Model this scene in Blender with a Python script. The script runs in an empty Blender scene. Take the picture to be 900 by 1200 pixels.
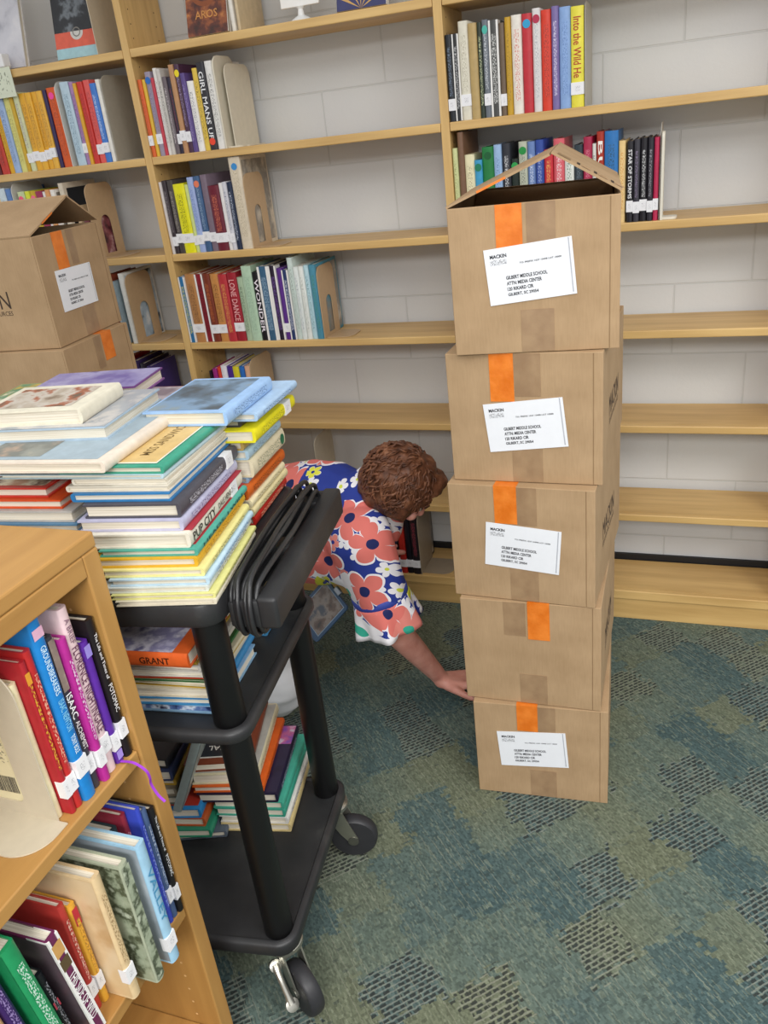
import bpy, bmesh, math, random
from mathutils import Vector, Matrix
random.seed(7)
PI=math.pi
SC=bpy.context.scene
C=SC.collection
def rgb(h):
    if not isinstance(h,str): return h
    v=[int(h[i:i+2],16)/255 for i in (0,2,4)]
    return tuple(c/12.92 if c<=.04045 else ((c+.055)/1.055)**2.4 for c in v)
# ---------------------------------------------------------------- materials
_M={}
def newmat(name):
    m=bpy.data.materials.new(name); m.use_nodes=True
    nt=m.node_tree; b=nt.nodes['Principled BSDF']; return m,nt,b
def N(nt,t,**k):
    n=nt.nodes.new(t)
    for a,b in k.items():
        if a in n.inputs: n.inputs[a].default_value=b
        else: setattr(n,a,b)
    return n
def L(nt,a,b): nt.links.new(a,b)
def mixc(nt,fac,a,b,blend='MIX'):
    n=nt.nodes.new('ShaderNodeMix'); n.data_type='RGBA'; n.blend_type=blend
    if isinstance(fac,(int,float)): n.inputs[0].default_value=fac
    else: L(nt,fac,n.inputs[0])
    for i,v in ((6,a),(7,b)):
        if isinstance(v,tuple): n.inputs[i].default_value=(v[0],v[1],v[2],1)
        else: L(nt,v,n.inputs[i])
    return n.outputs[2]
def ramp(nt,src,stops,interp='LINEAR'):
    r=nt.nodes.new('ShaderNodeValToRGB'); r.color_ramp.interpolation=interp
    e=r.color_ramp.elements
    while len(e)<len(stops): e.new(.5)
    for el,(p,c) in zip(e,stops):
        el.position=p; el.color=(c[0],c[1],c[2],1) if isinstance(c,tuple) else (c,c,c,1)
    L(nt,src,r.inputs[0]); return r.outputs[0]
def mth(nt,op,a,b=None,c=None):
    n=nt.nodes.new('ShaderNodeMath'); n.operation=op
    for i,v in enumerate((a,b,c)):
        if v is None: continue
        if isinstance(v,(int,float)): n.inputs[i].default_value=v
        else: L(nt,v,n.inputs[i])
    return n.outputs[0]
def objco(nt,scale=(1,1,1),rot=(0,0,0),loc=(0,0,0)):
    t=nt.nodes.new('ShaderNodeTexCoord'); m=nt.nodes.new('ShaderNodeMapping')
    m.inputs['Scale'].default_value=scale; m.inputs['Rotation'].default_value=rot; m.inputs['Location'].default_value=loc
    L(nt,t.outputs['Object'],m.inputs[0]); return m.outputs[0]
def noise(nt,vec,scale,detail=3,rough=.5,out=0):
    n=nt.nodes.new('ShaderNodeTexNoise'); n.inputs['Scale'].default_value=scale; n.inputs['Detail'].default_value=detail
    n.inputs['Roughness'].default_value=rough; L(nt,vec,n.inputs['Vector']); return n.outputs[out]
def bump(nt,b,h,strength=.3,dist=.002):
    n=nt.nodes.new('ShaderNodeBump'); n.inputs['Strength'].default_value=strength; n.inputs['Distance'].default_value=dist
    L(nt,h,n.inputs['Height']); L(nt,n.outputs[0],b.inputs['Normal'])
def plain(col,rough=.45,var=.12,spec=.4,metal=0,coat=0):
    key=('p',col,rough,var,spec,metal,coat)
    if key in _M: return _M[key]
    m,nt,b=newmat('surface_'+str(len(_M)))
    c=rgb(col); co=objco(nt)
    n=noise(nt,co,60,3)
    f=ramp(nt,n,[(.3,0.),(.75,1.)])
    L(nt,mixc(nt,f,tuple(x*(1-var) for x in c),tuple(min(1,x*(1+var*.5)) for x in c)),b.inputs['Base Color'])
    b.inputs['Roughness'].default_value=rough; b.inputs['Specular IOR Level'].default_value=spec
    b.inputs['Metallic'].default_value=metal; b.inputs['Coat Weight'].default_value=coat; b.inputs['Coat Roughness'].default_value=.15
    _M[key]=m; return m
def marks(base,ink,scale=(260,1,150),thr=.5,vary=True,rough=.4):
    """printed small writing too small to read: broken strokes of ink on the base colour"""
    key=('k',base,ink,scale,thr)
    if key in _M: return _M[key]
    m,nt,b=newmat('print_'+str(len(_M)))
    co=objco(nt,scale); n=noise(nt,co,1,1,.4)
    f=ramp(nt,n,[(thr-.03,0.),(thr+.05,.72)])
    L(nt,mixc(nt,f,rgb(base),rgb(ink)),b.inputs['Base Color']); b.inputs['Roughness'].default_value=rough
    _M[key]=m; return m
def wood(key,c1,c2,axis=0,rough=.42):
    k=('w',key,axis)
    if k in _M: return _M[k]
    m,nt,b=newmat('maple_wood_'+str(len(_M)))
    s=[22,22,22]; s[axis]=1.6
    co=objco(nt,tuple(s)); n=noise(nt,co,1.5,5,.6)
    n2=noise(nt,objco(nt,(1.2,1.2,1.2)),2.5,2)
    f=mth(nt,'ADD',mth(nt,'MULTIPLY',n,.7),mth(nt,'MULTIPLY',n2,.4))
    L(nt,ramp(nt,f,[(.38,rgb(c1)),(.70,rgb(c2))]),b.inputs['Base Color'])
    b.inputs['Roughness'].default_value=rough; bump(nt,b,n,.06,.001)
    _M[k]=m; return m
W1,W2='be975b','dcb777'
def kraft(dark=0):
    key=('kraft',dark)
    if key in _M: return _M[key]
    m,nt,b=newmat('kraft_cardboard_%d'%dark)
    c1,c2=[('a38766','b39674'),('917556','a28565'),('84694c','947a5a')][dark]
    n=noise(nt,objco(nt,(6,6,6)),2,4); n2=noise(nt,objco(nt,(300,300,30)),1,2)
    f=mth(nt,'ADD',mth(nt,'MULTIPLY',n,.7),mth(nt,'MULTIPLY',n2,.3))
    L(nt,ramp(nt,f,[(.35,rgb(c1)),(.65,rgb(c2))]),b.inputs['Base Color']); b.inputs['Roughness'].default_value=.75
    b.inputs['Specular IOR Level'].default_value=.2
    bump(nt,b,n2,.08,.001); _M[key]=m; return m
def clear_tape():
    if 'tape' in _M: return _M['tape']
    m,nt,b=newmat('clear_packing_tape')
    n=noise(nt,objco(nt,(8,8,8)),3,3)
    L(nt,ramp(nt,n,[(.35,rgb('94775a')),(.65,rgb('a48767'))]),b.inputs['Base Color'])
    b.inputs['Roughness'].default_value=.28; bump(nt,b,noise(nt,objco(nt,(90,20,20)),1,3),.25,.002)
    _M['tape']=m; return m
def tape_orange():
    if 'otape' in _M: return _M['otape']
    m,nt,b=newmat('orange_tape')
    n=noise(nt,objco(nt,(10,10,10)),3,3)
    L(nt,ramp(nt,n,[(.35,rgb('d9701c')),(.65,rgb('ea8430'))]),b.inputs['Base Color'])
    b.inputs['Roughness'].default_value=.3; bump(nt,b,noise(nt,objco(nt,(60,60,60)),1,3),.35,.003)
    _M['otape']=m; return m
def pages_mat():
    if 'pages' in _M: return _M['pages']
    m,nt,b=newmat('paper_page_edges')
    n=noise(nt,objco(nt,(1500,6,6)),1,2)
    L(nt,ramp(nt,n,[(.3,rgb('c3b9a4')),(.65,rgb('e9e2d2'))]),b.inputs['Base Color']); b.inputs['Roughness'].default_value=.85
    _M['pages']=m; return m
def blackplastic(rough=.5):
    k=('bp',rough)
    if k in _M: return _M[k]
    m,nt,b=newmat('black_plastic_%d'%len(_M))
    co=objco(nt); n=noise(nt,co,9,4,.6); n2=noise(nt,co,900,2)
    L(nt,ramp(nt,n,[(.4,rgb('222224')),(.6,rgb('2b2b2c')),(.78,rgb('434341'))]),b.inputs['Base Color'])
    b.inputs['Roughness'].default_value=rough; bump(nt,b,n2,.25,.0006)
    _M[k]=m; return m
def art(cols,scale=14,seed=0,rough=.35):
    """an abstract printed picture in the cover's colours"""
    k=('art',tuple(cols),scale,seed)
    if k in _M: return _M[k]
    m,nt,b=newmat('cover_print_%d'%len(_M))
    co=objco(nt,(1,1,1),(0,0,0),(seed*1.7,seed*.9,seed*.3))
    n=noise(nt,co,scale,4,.55)
    k2=len(cols); st=[(.32+.36*i/max(1,k2-1),rgb(c)) for i,c in enumerate(cols)]
    L(nt,ramp(nt,n,st,'EASE'),b.inputs['Base Color']); b.inputs['Roughness'].default_value=rough
    _M[k]=m; return m
# ---------------------------------------------------------------- mesh helpers
class MB:
    def __init__(s): s.v=[]; s.f=[]
    def add(s,vs,fs,M=None):
        o=len(s.v)
        for p in vs:
            p=Vector(p); s.v.append(tuple(M@p) if M else tuple(p))
        for f in fs: s.f.append(tuple(i+o for i in f))
    def box(s,a,b,M=None,bev=0,seg=2):
        if bev>0:
            bm=bmesh.new(); bmesh.ops.create_cube(bm,size=1)
            for v in bm.verts: v.co=Vector(((a[i]+b[i])/2+v.co[i]*(b[i]-a[i]) for i in range(3)))
            bmesh.ops.bevel(bm,geom=bm.edges[:],offset=bev,segments=seg,affect='EDGES',profile=.5)
            s.bm(bm,M); return
        x0,y0,z0=a;x1,y1,z1=b
        s.add([(x0,y0,z0),(x1,y0,z0),(x1,y1,z0),(x0,y1,z0),(x0,y0,z1),(x1,y0,z1),(x1,y1,z1),(x0,y1,z1)],
              [(0,3,2,1),(4,5,6,7),(0,1,5,4),(1,2,6,5),(2,3,7,6),(3,0,4,7)],M)
    def bm(s,bm,M=None):
        bm.verts.ensure_lookup_table(); 
        for i,v in enumerate(bm.verts): v.index=i
        s.add([v.co.copy() for v in bm.verts],[[v.index for v in f.verts] for f in bm.faces],M); bm.free()
    def prism(s,prof,z0,z1,M=None,cap=True):
        """closed outline in xy extruded along z"""
        n=len(prof); vs=[(x,y,z0) for x,y in prof]+[(x,y,z1) for x,y in prof]
        fs=[(i,(i+1)%n,n+(i+1)%n,n+i) for i in range(n)]
        if cap: fs+=[tuple(range(n-1,-1,-1)),tuple(range(n,2*n))]
        s.add(vs,fs,M)
    def tube(s,pts,r,n=8,closed=False,cap=True):
        pts=[Vector(p) for p in pts]; k=len(pts); rs=r if isinstance(r,(list,tuple)) else [r]*k
        rings=[]; up=None
        for i,p in enumerate(pts):
            if closed: t=(pts[(i+1)%k]-pts[i-1]).normalized()
            else: t=(pts[min(i+1,k-1)]-pts[max(i-1,0)]).normalized()
            if up is None:
                up=Vector((0,0,1)) if abs(t.z)<.9 else Vector((1,0,0))
            u=(up-t*up.dot(t)); 
            if u.length<1e-6: u=Vector((1,0,0))
            u.normalize(); w=t.cross(u); up=u
            rings.append([p+(u*math.cos(2*PI*j/n)+w*math.sin(2*PI*j/n))*rs[i] for j in range(n)])
        vs=[q for R in rings for q in R]; fs=[]
        for i in range(k if closed else k-1):
            a=i*n;b=((i+1)%k)*n
            for j in range(n): fs.append((a+j,a+(j+1)%n,b+(j+1)%n,b+j))
        if cap and not closed: fs+=[tuple(range(n-1,-1,-1)),tuple((k-1)*n+j for j in range(n))]
        s.add(vs,fs)
    def lathe(s,prof,n=24,M=None):
        vs=[];fs=[];k=len(prof)
        for r,z in prof:
            for j in range(n): vs.append((r*math.cos(2*PI*j/n),r*math.sin(2*PI*j/n),z))
        for i in range(k-1):
            for j in range(n): fs.append((i*n+j,i*n+(j+1)%n,(i+1)*n+(j+1)%n,(i+1)*n+j))
        fs.append(tuple(range(n-1,-1,-1))); fs.append(tuple((k-1)*n+j for j in range(n)))
        s.add(vs,fs,M)
    def build(s,name,mat,parent=None,M=None,smooth=False,ang=35):
        me=bpy.data.meshes.new(name); me.from_pydata(s.v,[],s.f); me.validate(); me.update()
        bm=bmesh.new(); bm.from_mesh(me); bmesh.ops.recalc_face_normals(bm,faces=bm.faces); bm.to_mesh(me); bm.free()
        return link(name,me,mat,parent,M,smooth,ang)
def link(name,me,mat,parent=None,M=None,smooth=False,ang=35):
    if mat and not me.materials: me.materials.append(mat)
    if smooth:
        me.shade_smooth()
        try: me.set_sharp_from_angle(angle=math.radians(ang))
        except Exception: pass
    o=bpy.data.objects.new(name,me); C.objects.link(o)
    if parent: o.parent=parent
    if M is not None: o.matrix_local=M
    return o
def quad(name,pts,mat,parent,th=0): 
    b=MB(); b.add(pts,[tuple(range(len(pts)))]); return b.build(name,mat,parent)
def empty(name,M):
    o=bpy.data.objects.new(name,None); C.objects.link(o); o.matrix_local=M; o.empty_display_size=.05; return o
LABELS=[]
def tag(o,label=None,cat=None,group=None,kind=None):
    if label: o['label']=label; LABELS.append(label)
    if cat: o['category']=cat
    if group: o['group']=group
    if kind: o['kind']=kind
    return o
def TR(x,y,z,a=0): return Matrix.Translation((x,y,z))@Matrix.Rotation(math.radians(a),4,'Z')
_T={}
def text_mesh(s,font_shear=0,bold=0):
    k=(s,font_shear,bold)
    if k in _T: return _T[k]
    cu=bpy.data.curves.new('t','FONT'); cu.body=s; cu.size=1; cu.shear=font_shear; cu.offset=bold
    cu.align_x='CENTER'; cu.align_y='CENTER'; cu.resolution_u=2
    o=bpy.data.objects.new('t',cu); C.objects.link(o)
    dg=bpy.context.evaluated_depsgraph_get(); me=bpy.data.meshes.new_from_object(o.evaluated_get(dg))
    me.materials.clear()
    bpy.data.objects.remove(o); bpy.data.curves.remove(cu)
    xs=[v.co.x for v in me.vertices]; ys=[v.co.y for v in me.vertices]
    cx,cy=(min(xs)+max(xs))/2,(min(ys)+max(ys))/2
    for v in me.vertices: v.co.x-=cx; v.co.y-=cy
    _T[k]=(me,max(xs)-min(xs),max(ys)-min(ys)); return _T[k]
def text(name,s,w,h,mat,parent,pos,xd,yd,fit='both',bold=0.01,label=None):
    """writing as flat letters: w long, h tall, centred at pos, reading along xd with letter tops along yd"""
    me,tw,th=text_mesh(s,0,bold)
    sx=w/tw; sy=h/th
    if fit=='w': sy=sx
    if fit=='h': sx=sy
    xd=Vector(xd);yd=Vector(yd);zd=xd.cross(yd)
    M=Matrix(((xd.x*sx,yd.x*sy,zd.x,pos[0]),(xd.y*sx,yd.y*sy,zd.y,pos[1]),(xd.z*sx,yd.z*sy,zd.z,pos[2]),(0,0,0,1)))
    m2=me.copy(); m2.transform(M); m2.materials.clear(); m2.name=name
    return link(name,m2,mat,parent)
# ---------------------------------------------------------------- a book
# local frame: x through the thickness (front cover +x), y from spine to fore-edge, z from foot to head
def book(t,h,d,col,M,label,group=None,title=None,ink='f0f0f0',k=None,st=0,dot=None,dt=0,db=0,wh=0,pic=None,
         pages=True,soft=False,cat='book',spine=None,tz=None,rough=.38,face=None,name='book'):
    bt=min(.0026,t*.2) if not soft else .0006
    r=min(.004,t*.3)
    hw=t/2
    prof=[(-hw,d),(-hw,r)]
    for i in range(1,6):
        a=PI/2*(i/6)
        prof.append((-hw+ (t/2)*(i/6)*1.0, r-r*math.sin(PI*(i/6)/2*1.0)) if False else (-hw*math.cos(PI*i/6),r-r*math.sin(PI*i/6)))
    prof+=[(hw,r),(hw,d),(hw-bt,d),(hw-bt,r+.0022),(-hw+bt,r+.0022),(-hw+bt,d)]
    b=MB(); n=len(prof)
    vs=[(x,y,0) for x,y in prof]+[(x,y,h) for x,y in prof]
    fs=[(i,(i+1)%n,n+(i+1)%n,n+i) for i in range(n)]
    # caps as strips
    sp=list(range(1,8)) # spine outline indices
    i_hd,i_hr,i_ihr_d,i_ihr,i_ilr,i_ild=8,7,9,10,11,12
    for o_,rev in ((0,1),(n,0)):
        polys=[(0,1,i_ilr,i_ild),(i_ihr,i_hr,i_hd,i_ihr_d),tuple([1]+list(range(2,7))+[7,i_ihr,i_ilr])]
        for q in polys:
            q=tuple(j+o_ for j in q); fs.append(q[::-1] if rev else q)
    b.add(vs,fs)
    root=b.build(name,plain(col,rough),None,M,True,40)
    tag(root,label,cat,group)
    if pages:
        g=MB(); ins=.003 if not soft else .0002
        g.box((-hw+bt,r+.002,ins),(hw-bt,d-ins*1.3,h-ins)); g.build('pages',pages_mat(),root)
    e=-.0004
    z0=h*.16
    if wh: # white edges of a picture-jacket
        s_=MB(); s_.box((-hw-.0002,-.0002,.0005),(-hw*.62,d*.2,h-.0005)); s_.box((hw*.62,-.0002,.0005),(hw+.0002,d*.2,h-.0005))
        s_.build('jacket_edge',plain('e8e6e2',.35,.03),root)
    if k and not title:
        zz0=h*(.30 if st else .14); zz1=h*.86
        quad('spine_title',[(-hw*.45,e,zz0),(hw*.45,e,zz0),(hw*.45,e,zz1),(-hw*.45,e,zz1)],marks(col,k,(520,1,240),.52),root)
    if st:
        z1=h*.11+ (0.004*((int(t*1e5))%3)); z2=z1+.027
        s_=MB(); s_.box((-hw-.0005,-.0006,z1),(hw+.0005,min(.012,d*.1),z2)); o=s_.build('call_number_label',plain('e9e8ea',.5,.02),root)
        quad('call_number',[(-hw*.4,-.0009,z1+.008),(hw*.4,-.0009,z1+.008),(hw*.4,-.0009,z2-.008),(-hw*.4,-.0009,z2-.008)],marks('e9e8ea','77777f',(700,1,500),.56),root)
    if dot:
        zc=h*(.90 if not db else .09); 
        if db: zc=h*.1
        rr=min(.0095,hw*.9); s_=MB()
        s_.add([(rr*math.cos(2*PI*j/20),-.0007,zc+.0095*math.sin(2*PI*j/20)) for j in range(20)],[tuple(range(20))])
        s_.build('round_sticker',plain(dot,.4,.03),root)
    if title:
        T=title if isinstance(title,list) else [(title,.30 if st else .12,.90,ink,.6)]
        for (s,f0,f1,ic,wf) in T:
            text('spine_title',s,h*(f1-f0),min(t*wf,.03),plain(ic,.4,.02),root,(0,-.0006,h*(f0+f1)/2),(0,0,-1),(1,0,0))
    if spine:
        for (f0,f1,c) in spine:
            quad('spine_band',[(-hw*.86,-.0003,h*f0),(hw*.86,-.0003,h*f0),(hw*.86,-.0003,h*f1),(-hw*.86,-.0003,h*f1)],c if not isinstance(c,str) else plain(c),root)
    if pic:
        for ip,(x0,x1,y0,y1,mt) in enumerate(pic): # fractions across (from spine) and up
            ee=hw+.0004+.0003*ip
            o=quad('cover_picture',[(ee,d*x0,h*y0),(ee,d*x1,h*y0),(ee,d*x1,h*y1),(ee,d*x0,h*y1)],mt,root)
    return root
def flat(corner,z,rot,t,h,d,col,label,**kw):
    """a book lying flat, spine to the right, foot away; corner = its near right corner"""
    a=math.radians(rot); lz=Vector((math.sin(a),-math.cos(a),0)); ly=Vector((-math.cos(a),-math.sin(a),0)); lx=Vector((0,0,1))
    o=Vector((corner[0],corner[1],z+t/2))-lz*h
    M=Matrix(((lx.x,ly.x,lz.x,o.x),(lx.y,ly.y,lz.y,o.y),(lx.z,ly.z,lz.z,o.z),(0,0,0,1)))
    return book(t,h,d,col,M,label,**kw)
def flatR(corner,z,rot,t,h,d,col,label,**kw):
    """lying flat with the spine to the left, fore-edge to the right; corner = its near right corner"""
    a=math.radians(rot); lz=Vector((-math.sin(a),math.cos(a),0)); ly=Vector((math.cos(a),math.sin(a),0)); lx=Vector((0,0,1))
    o=Vector((corner[0],corner[1],z+t/2))-ly*d
    M=Matrix(((lx.x,ly.x,lz.x,o.x),(lx.y,ly.y,lz.y,o.y),(lx.z,ly.z,lz.z,o.z),(0,0,0,1)))
    return book(t,h,d,col,M,label,**kw)
def flat_near(corner,z,rot,t,h,d,col,label,**kw):
    """lying flat, spine towards the camera; corner = near right corner"""
    a=math.radians(rot); ly=Vector((-math.sin(a),math.cos(a),0)); lx=Vector((0,0,1)); lz=lx.cross(ly)  # lz=(-cos,-sin)
    o=Vector((corner[0],corner[1],z+t/2))
    M=Matrix(((lx.x,ly.x,lz.x,o.x),(lx.y,ly.y,lz.y,o.y),(lx.z,ly.z,lz.z,o.z),(0,0,0,1)))
    return book(t,h,d,col,M,label,**kw)
# ================================================================ the room
def carpet():
    m,nt,b=newmat('patterned_carpet')
    co=objco(nt,(1,1,1),(0,0,math.radians(-45)))
    wc=noise(nt,co,120,2,.5,1); wa=nt.nodes.new('ShaderNodeVectorMath'); wa.operation='MULTIPLY_ADD'; L(nt,wc,wa.inputs[0]); wa.inputs[1].default_value=(.0055,.0055,0); L(nt,co,wa.inputs[2])
    sp=nt.nodes.new('ShaderNodeSeparateXYZ'); L(nt,wa.outputs[0],sp.inputs[0]); u,v=sp.outputs[0],sp.outputs[1]
    def wn(a,c,s=0):
        cb=nt.nodes.new('ShaderNodeCombineXYZ'); L(nt,a,cb.inputs[0]); L(nt,c,cb.inputs[1]); cb.inputs[2].default_value=s
        w=nt.nodes.new('ShaderNodeTexWhiteNoise'); L(nt,cb.outputs[0],w.inputs['Vector']); return w.outputs['Value']
    fl=lambda a:mth(nt,'FLOOR',a); fr=lambda a:mth(nt,'FRACT',a)
    DU,DV=.0165,.0100
    row=fl(mth(nt,'DIVIDE',v,DV)); uu=mth(nt,'ADD',mth(nt,'DIVIDE',u,DU),mth(nt,'MULTIPLY',mth(nt,'MODULO',row,2.),.5)); col=fl(uu)
    fu=fr(uu); fv=fr(mth(nt,'DIVIDE',v,DV))
    jit=mth(nt,'MULTIPLY',mth(nt,'SUBTRACT',wn(row,col,3.),.5),.03)
    low=noise(nt,co,5.,2)
    jl=mth(nt,'MULTIPLY',mth(nt,'SUBTRACT',low,.5),.10)
    cu=fl(mth(nt,'DIVIDE',mth(nt,'ADD',mth(nt,'ADD',u,jit),jl),.118)); cv=fl(mth(nt,'DIVIDE',mth(nt,'ADD',v,jit),.118))
    r1=wn(cu,cv,0.); r2=wn(cu,cv,7.); r3=wn(row,col,1.)
    big=noise(nt,co,3.2,2)
    tone=mth(nt,'ADD',mth(nt,'MULTIPLY',r2,.55),mth(nt,'MULTIPLY',big,.55))
    base=ramp(nt,tone,[(.28,rgb('4c5f5f')),(.42,rgb('556663')),(.58,rgb('616f66')),(.8,rgb('6c725e'))])
    # loose light flecks
    fk=wn(fl(mth(nt,'DIVIDE',u,.0028)),fl(mth(nt,'DIVIDE',v,.014)),2.)
    fk=mth(nt,'MULTIPLY',ramp(nt,fk,[(.84,0.),(.86,1.)]),.32)
    base=mixc(nt,fk,base,rgb('8d947f'))
    shade=ramp(nt,wn(fl(mth(nt,'DIVIDE',u,.0035)),fl(mth(nt,'DIVIDE',v,.006)),4.),[(0.,.62),(1.,1.1)])
    base=mixc(nt,1.,base,shade,'MULTIPLY')
    # woven dark dashes in some of the squares
    dash=mth(nt,'MULTIPLY',mth(nt,'LESS_THAN',fu,.72),mth(nt,'LESS_THAN',fv,.58))
    sel=mth(nt,'GREATER_THAN',r1,.70)
    full=mth(nt,'MULTIPLY',mth(nt,'LESS_THAN',r3,.84),sel)
    dm=mth(nt,'MULTIPLY',dash,full)
    lt=mth(nt,'MULTIPLY',mth(nt,'MULTIPLY',mth(nt,'GREATER_THAN',fv,.70),sel),.35)
    base=mixc(nt,lt,base,rgb('9a9b8e'))
    fu3=fr(mth(nt,'DIVIDE',u,DU*1.0)); lv=mth(nt,'MULTIPLY',mth(nt,'MULTIPLY',mth(nt,'LESS_THAN',fu3,.10),mth(nt,'GREATER_THAN',wn(fl(mth(nt,'DIVIDE',u,DU)),cv,5.),.62)),.4)
    base=mixc(nt,mth(nt,'MULTIPLY',dm,.85),base,rgb('303332')); base=mixc(nt,lv,base,rgb('8a8c7c'))
    # sparse single dashes elsewhere
    sp2=mth(nt,'MULTIPLY',mth(nt,'MULTIPLY',mth(nt,'LESS_THAN',wn(row,col,9.),.05),dash),.5)
    base=mixc(nt,sp2,base,rgb('3a4240'))
    L(nt,base,b.inputs['Base Color']); b.inputs['Roughness'].default_value=.95; b.inputs['Specular IOR Level'].default_value=.1
    bump(nt,b,noise(nt,co,400,2),.5,.003)
    return m
g=MB(); g.box((-2.6,-4.2,-.05),(3.6,.215,0)); tag(g.build('floor',carpet()),kind='structure')
def cmu():
    m,nt,b=newmat('painted_block_wall')
    t=nt.nodes.new('ShaderNodeTexCoord'); sp=nt.nodes.new('ShaderNodeSeparateXYZ'); L(nt,t.outputs['Object'],sp.inputs[0])
    cb=nt.nodes.new('ShaderNodeCombineXYZ')
    L(nt,mth(nt,'ADD',sp.outputs[0],-1.29+.4*10),cb.inputs[0]); L(nt,mth(nt,'ADD',sp.outputs[2],.01),cb.inputs[1])
    br=nt.nodes.new('ShaderNodeTexBrick'); L(nt,cb.outputs[0],br.inputs['Vector'])
    br.inputs['Scale'].default_value=1; br.inputs['Brick Width'].default_value=.4; br.inputs['Row Height'].default_value=.2
    br.inputs['Mortar Size'].default_value=.0028; br.inputs['Mortar Smooth'].default_value=.35; br.offset=.5
    br.inputs['Color1'].default_value=(1,1,1,1); br.inputs['Color2'].default_value=(1,1,1,1); br.inputs['Mortar'].default_value=(0,0,0,1)
    n=noise(nt,t.outputs['Object'],90,4,.6); n2=noise(nt,t.outputs['Object'],3,2)
    base=ramp(nt,n2,[(.3,rgb('ccced0')),(.7,rgb('d5d7d6'))])
    base=mixc(nt,br.outputs['Color'],mixc(nt,1.,base,(.90,.90,.89),'MULTIPLY'),base)
    L(nt,base,b.inputs['Base Color']); b.inputs['Roughness'].default_value=.5; b.inputs['Specular IOR Level'].default_value=.3
    h=mth(nt,'ADD',mth(nt,'MULTIPLY',br.outputs['Color'],1.),mth(nt,'MULTIPLY',n,.35)); bump(nt,b,h,.5,.004)
    return m
g=MB(); g.box((-2.6,.215,0),(3.6,.33,2.75)); tag(g.build('wall_back',cmu()),kind='structure')
g=MB(); g.box((-.9,.205,0),(3.,.2149,.122)); tag(g.build('baseboard_back',plain('1b1b1d',.5)),kind='structure')
# ---------------------------------------------------------------- wooden bookshelves against the wall
ZS=[1.752,1.4695,1.1902,.9119,.6427,.3649,.1025]
WX=wood('x',W1,W2,0); WZ=wood('z',W1,W2,2); WY=wood('y',W1,W2,1)
def bay(x0,x1,label,left_up=True):
    r=empty('wooden_bookshelf',TR(x0,0,0)); w=x1-x0
    tag(r,label,'bookshelf','wooden bookshelves along the block wall')
    g=MB(); g.box((w-.0115,0,0),(w+.0115,.203,2.13),bev=.0015); u=g.build('side_panel',WZ,r)
    for xx in (w-.0119,w+.0119):      # rows of shelf-pin holes
        h=MB(); s=-1 if xx<w else 1
        for yy in (.035,.165):
            for i in range(52):
                z=.16+i*.036
                h.add([(xx,yy+.0022*math.cos(a*PI/3),z+.0022*math.sin(a*PI/3)) for a in range(6)],[tuple(range(6))])
        h.build('pin_holes',plain('3a2a1a',.8),u)
    if left_up:
        g=MB(); g.box((-.0115,0,0),(.0115,.203,2.13),bev=.0015); g.build('side_panel',WZ,r)
    for i,z in enumerate(ZS+[2.11]):
        g=MB(); g.box((.0125,.018,z-.0205),(w-.0125,.2,z)); s=g.build('shelf',WX,r)
        g=MB(); g.box((.0125,0,z-.0215 if z>.2 else z-.03),(w-.0125,.0178,z+.0004),bev=.0025); g.build('front_edge',WX,s)
    g=MB(); g.box((.0125,.006,.001),(w-.0125,.024,.0715)); g.build('kick_board',WX,r)
    return r
bay(-.914,0,'oak-coloured wooden bookshelf bay at far left, behind the open cardboard box',True)
bay(0,.914,'middle wooden bookshelf bay, directly behind the kneeling woman',False)
bay(.914,1.828,'right wooden bookshelf bay with mostly bare shelves, behind the tall box stack',False)
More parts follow.
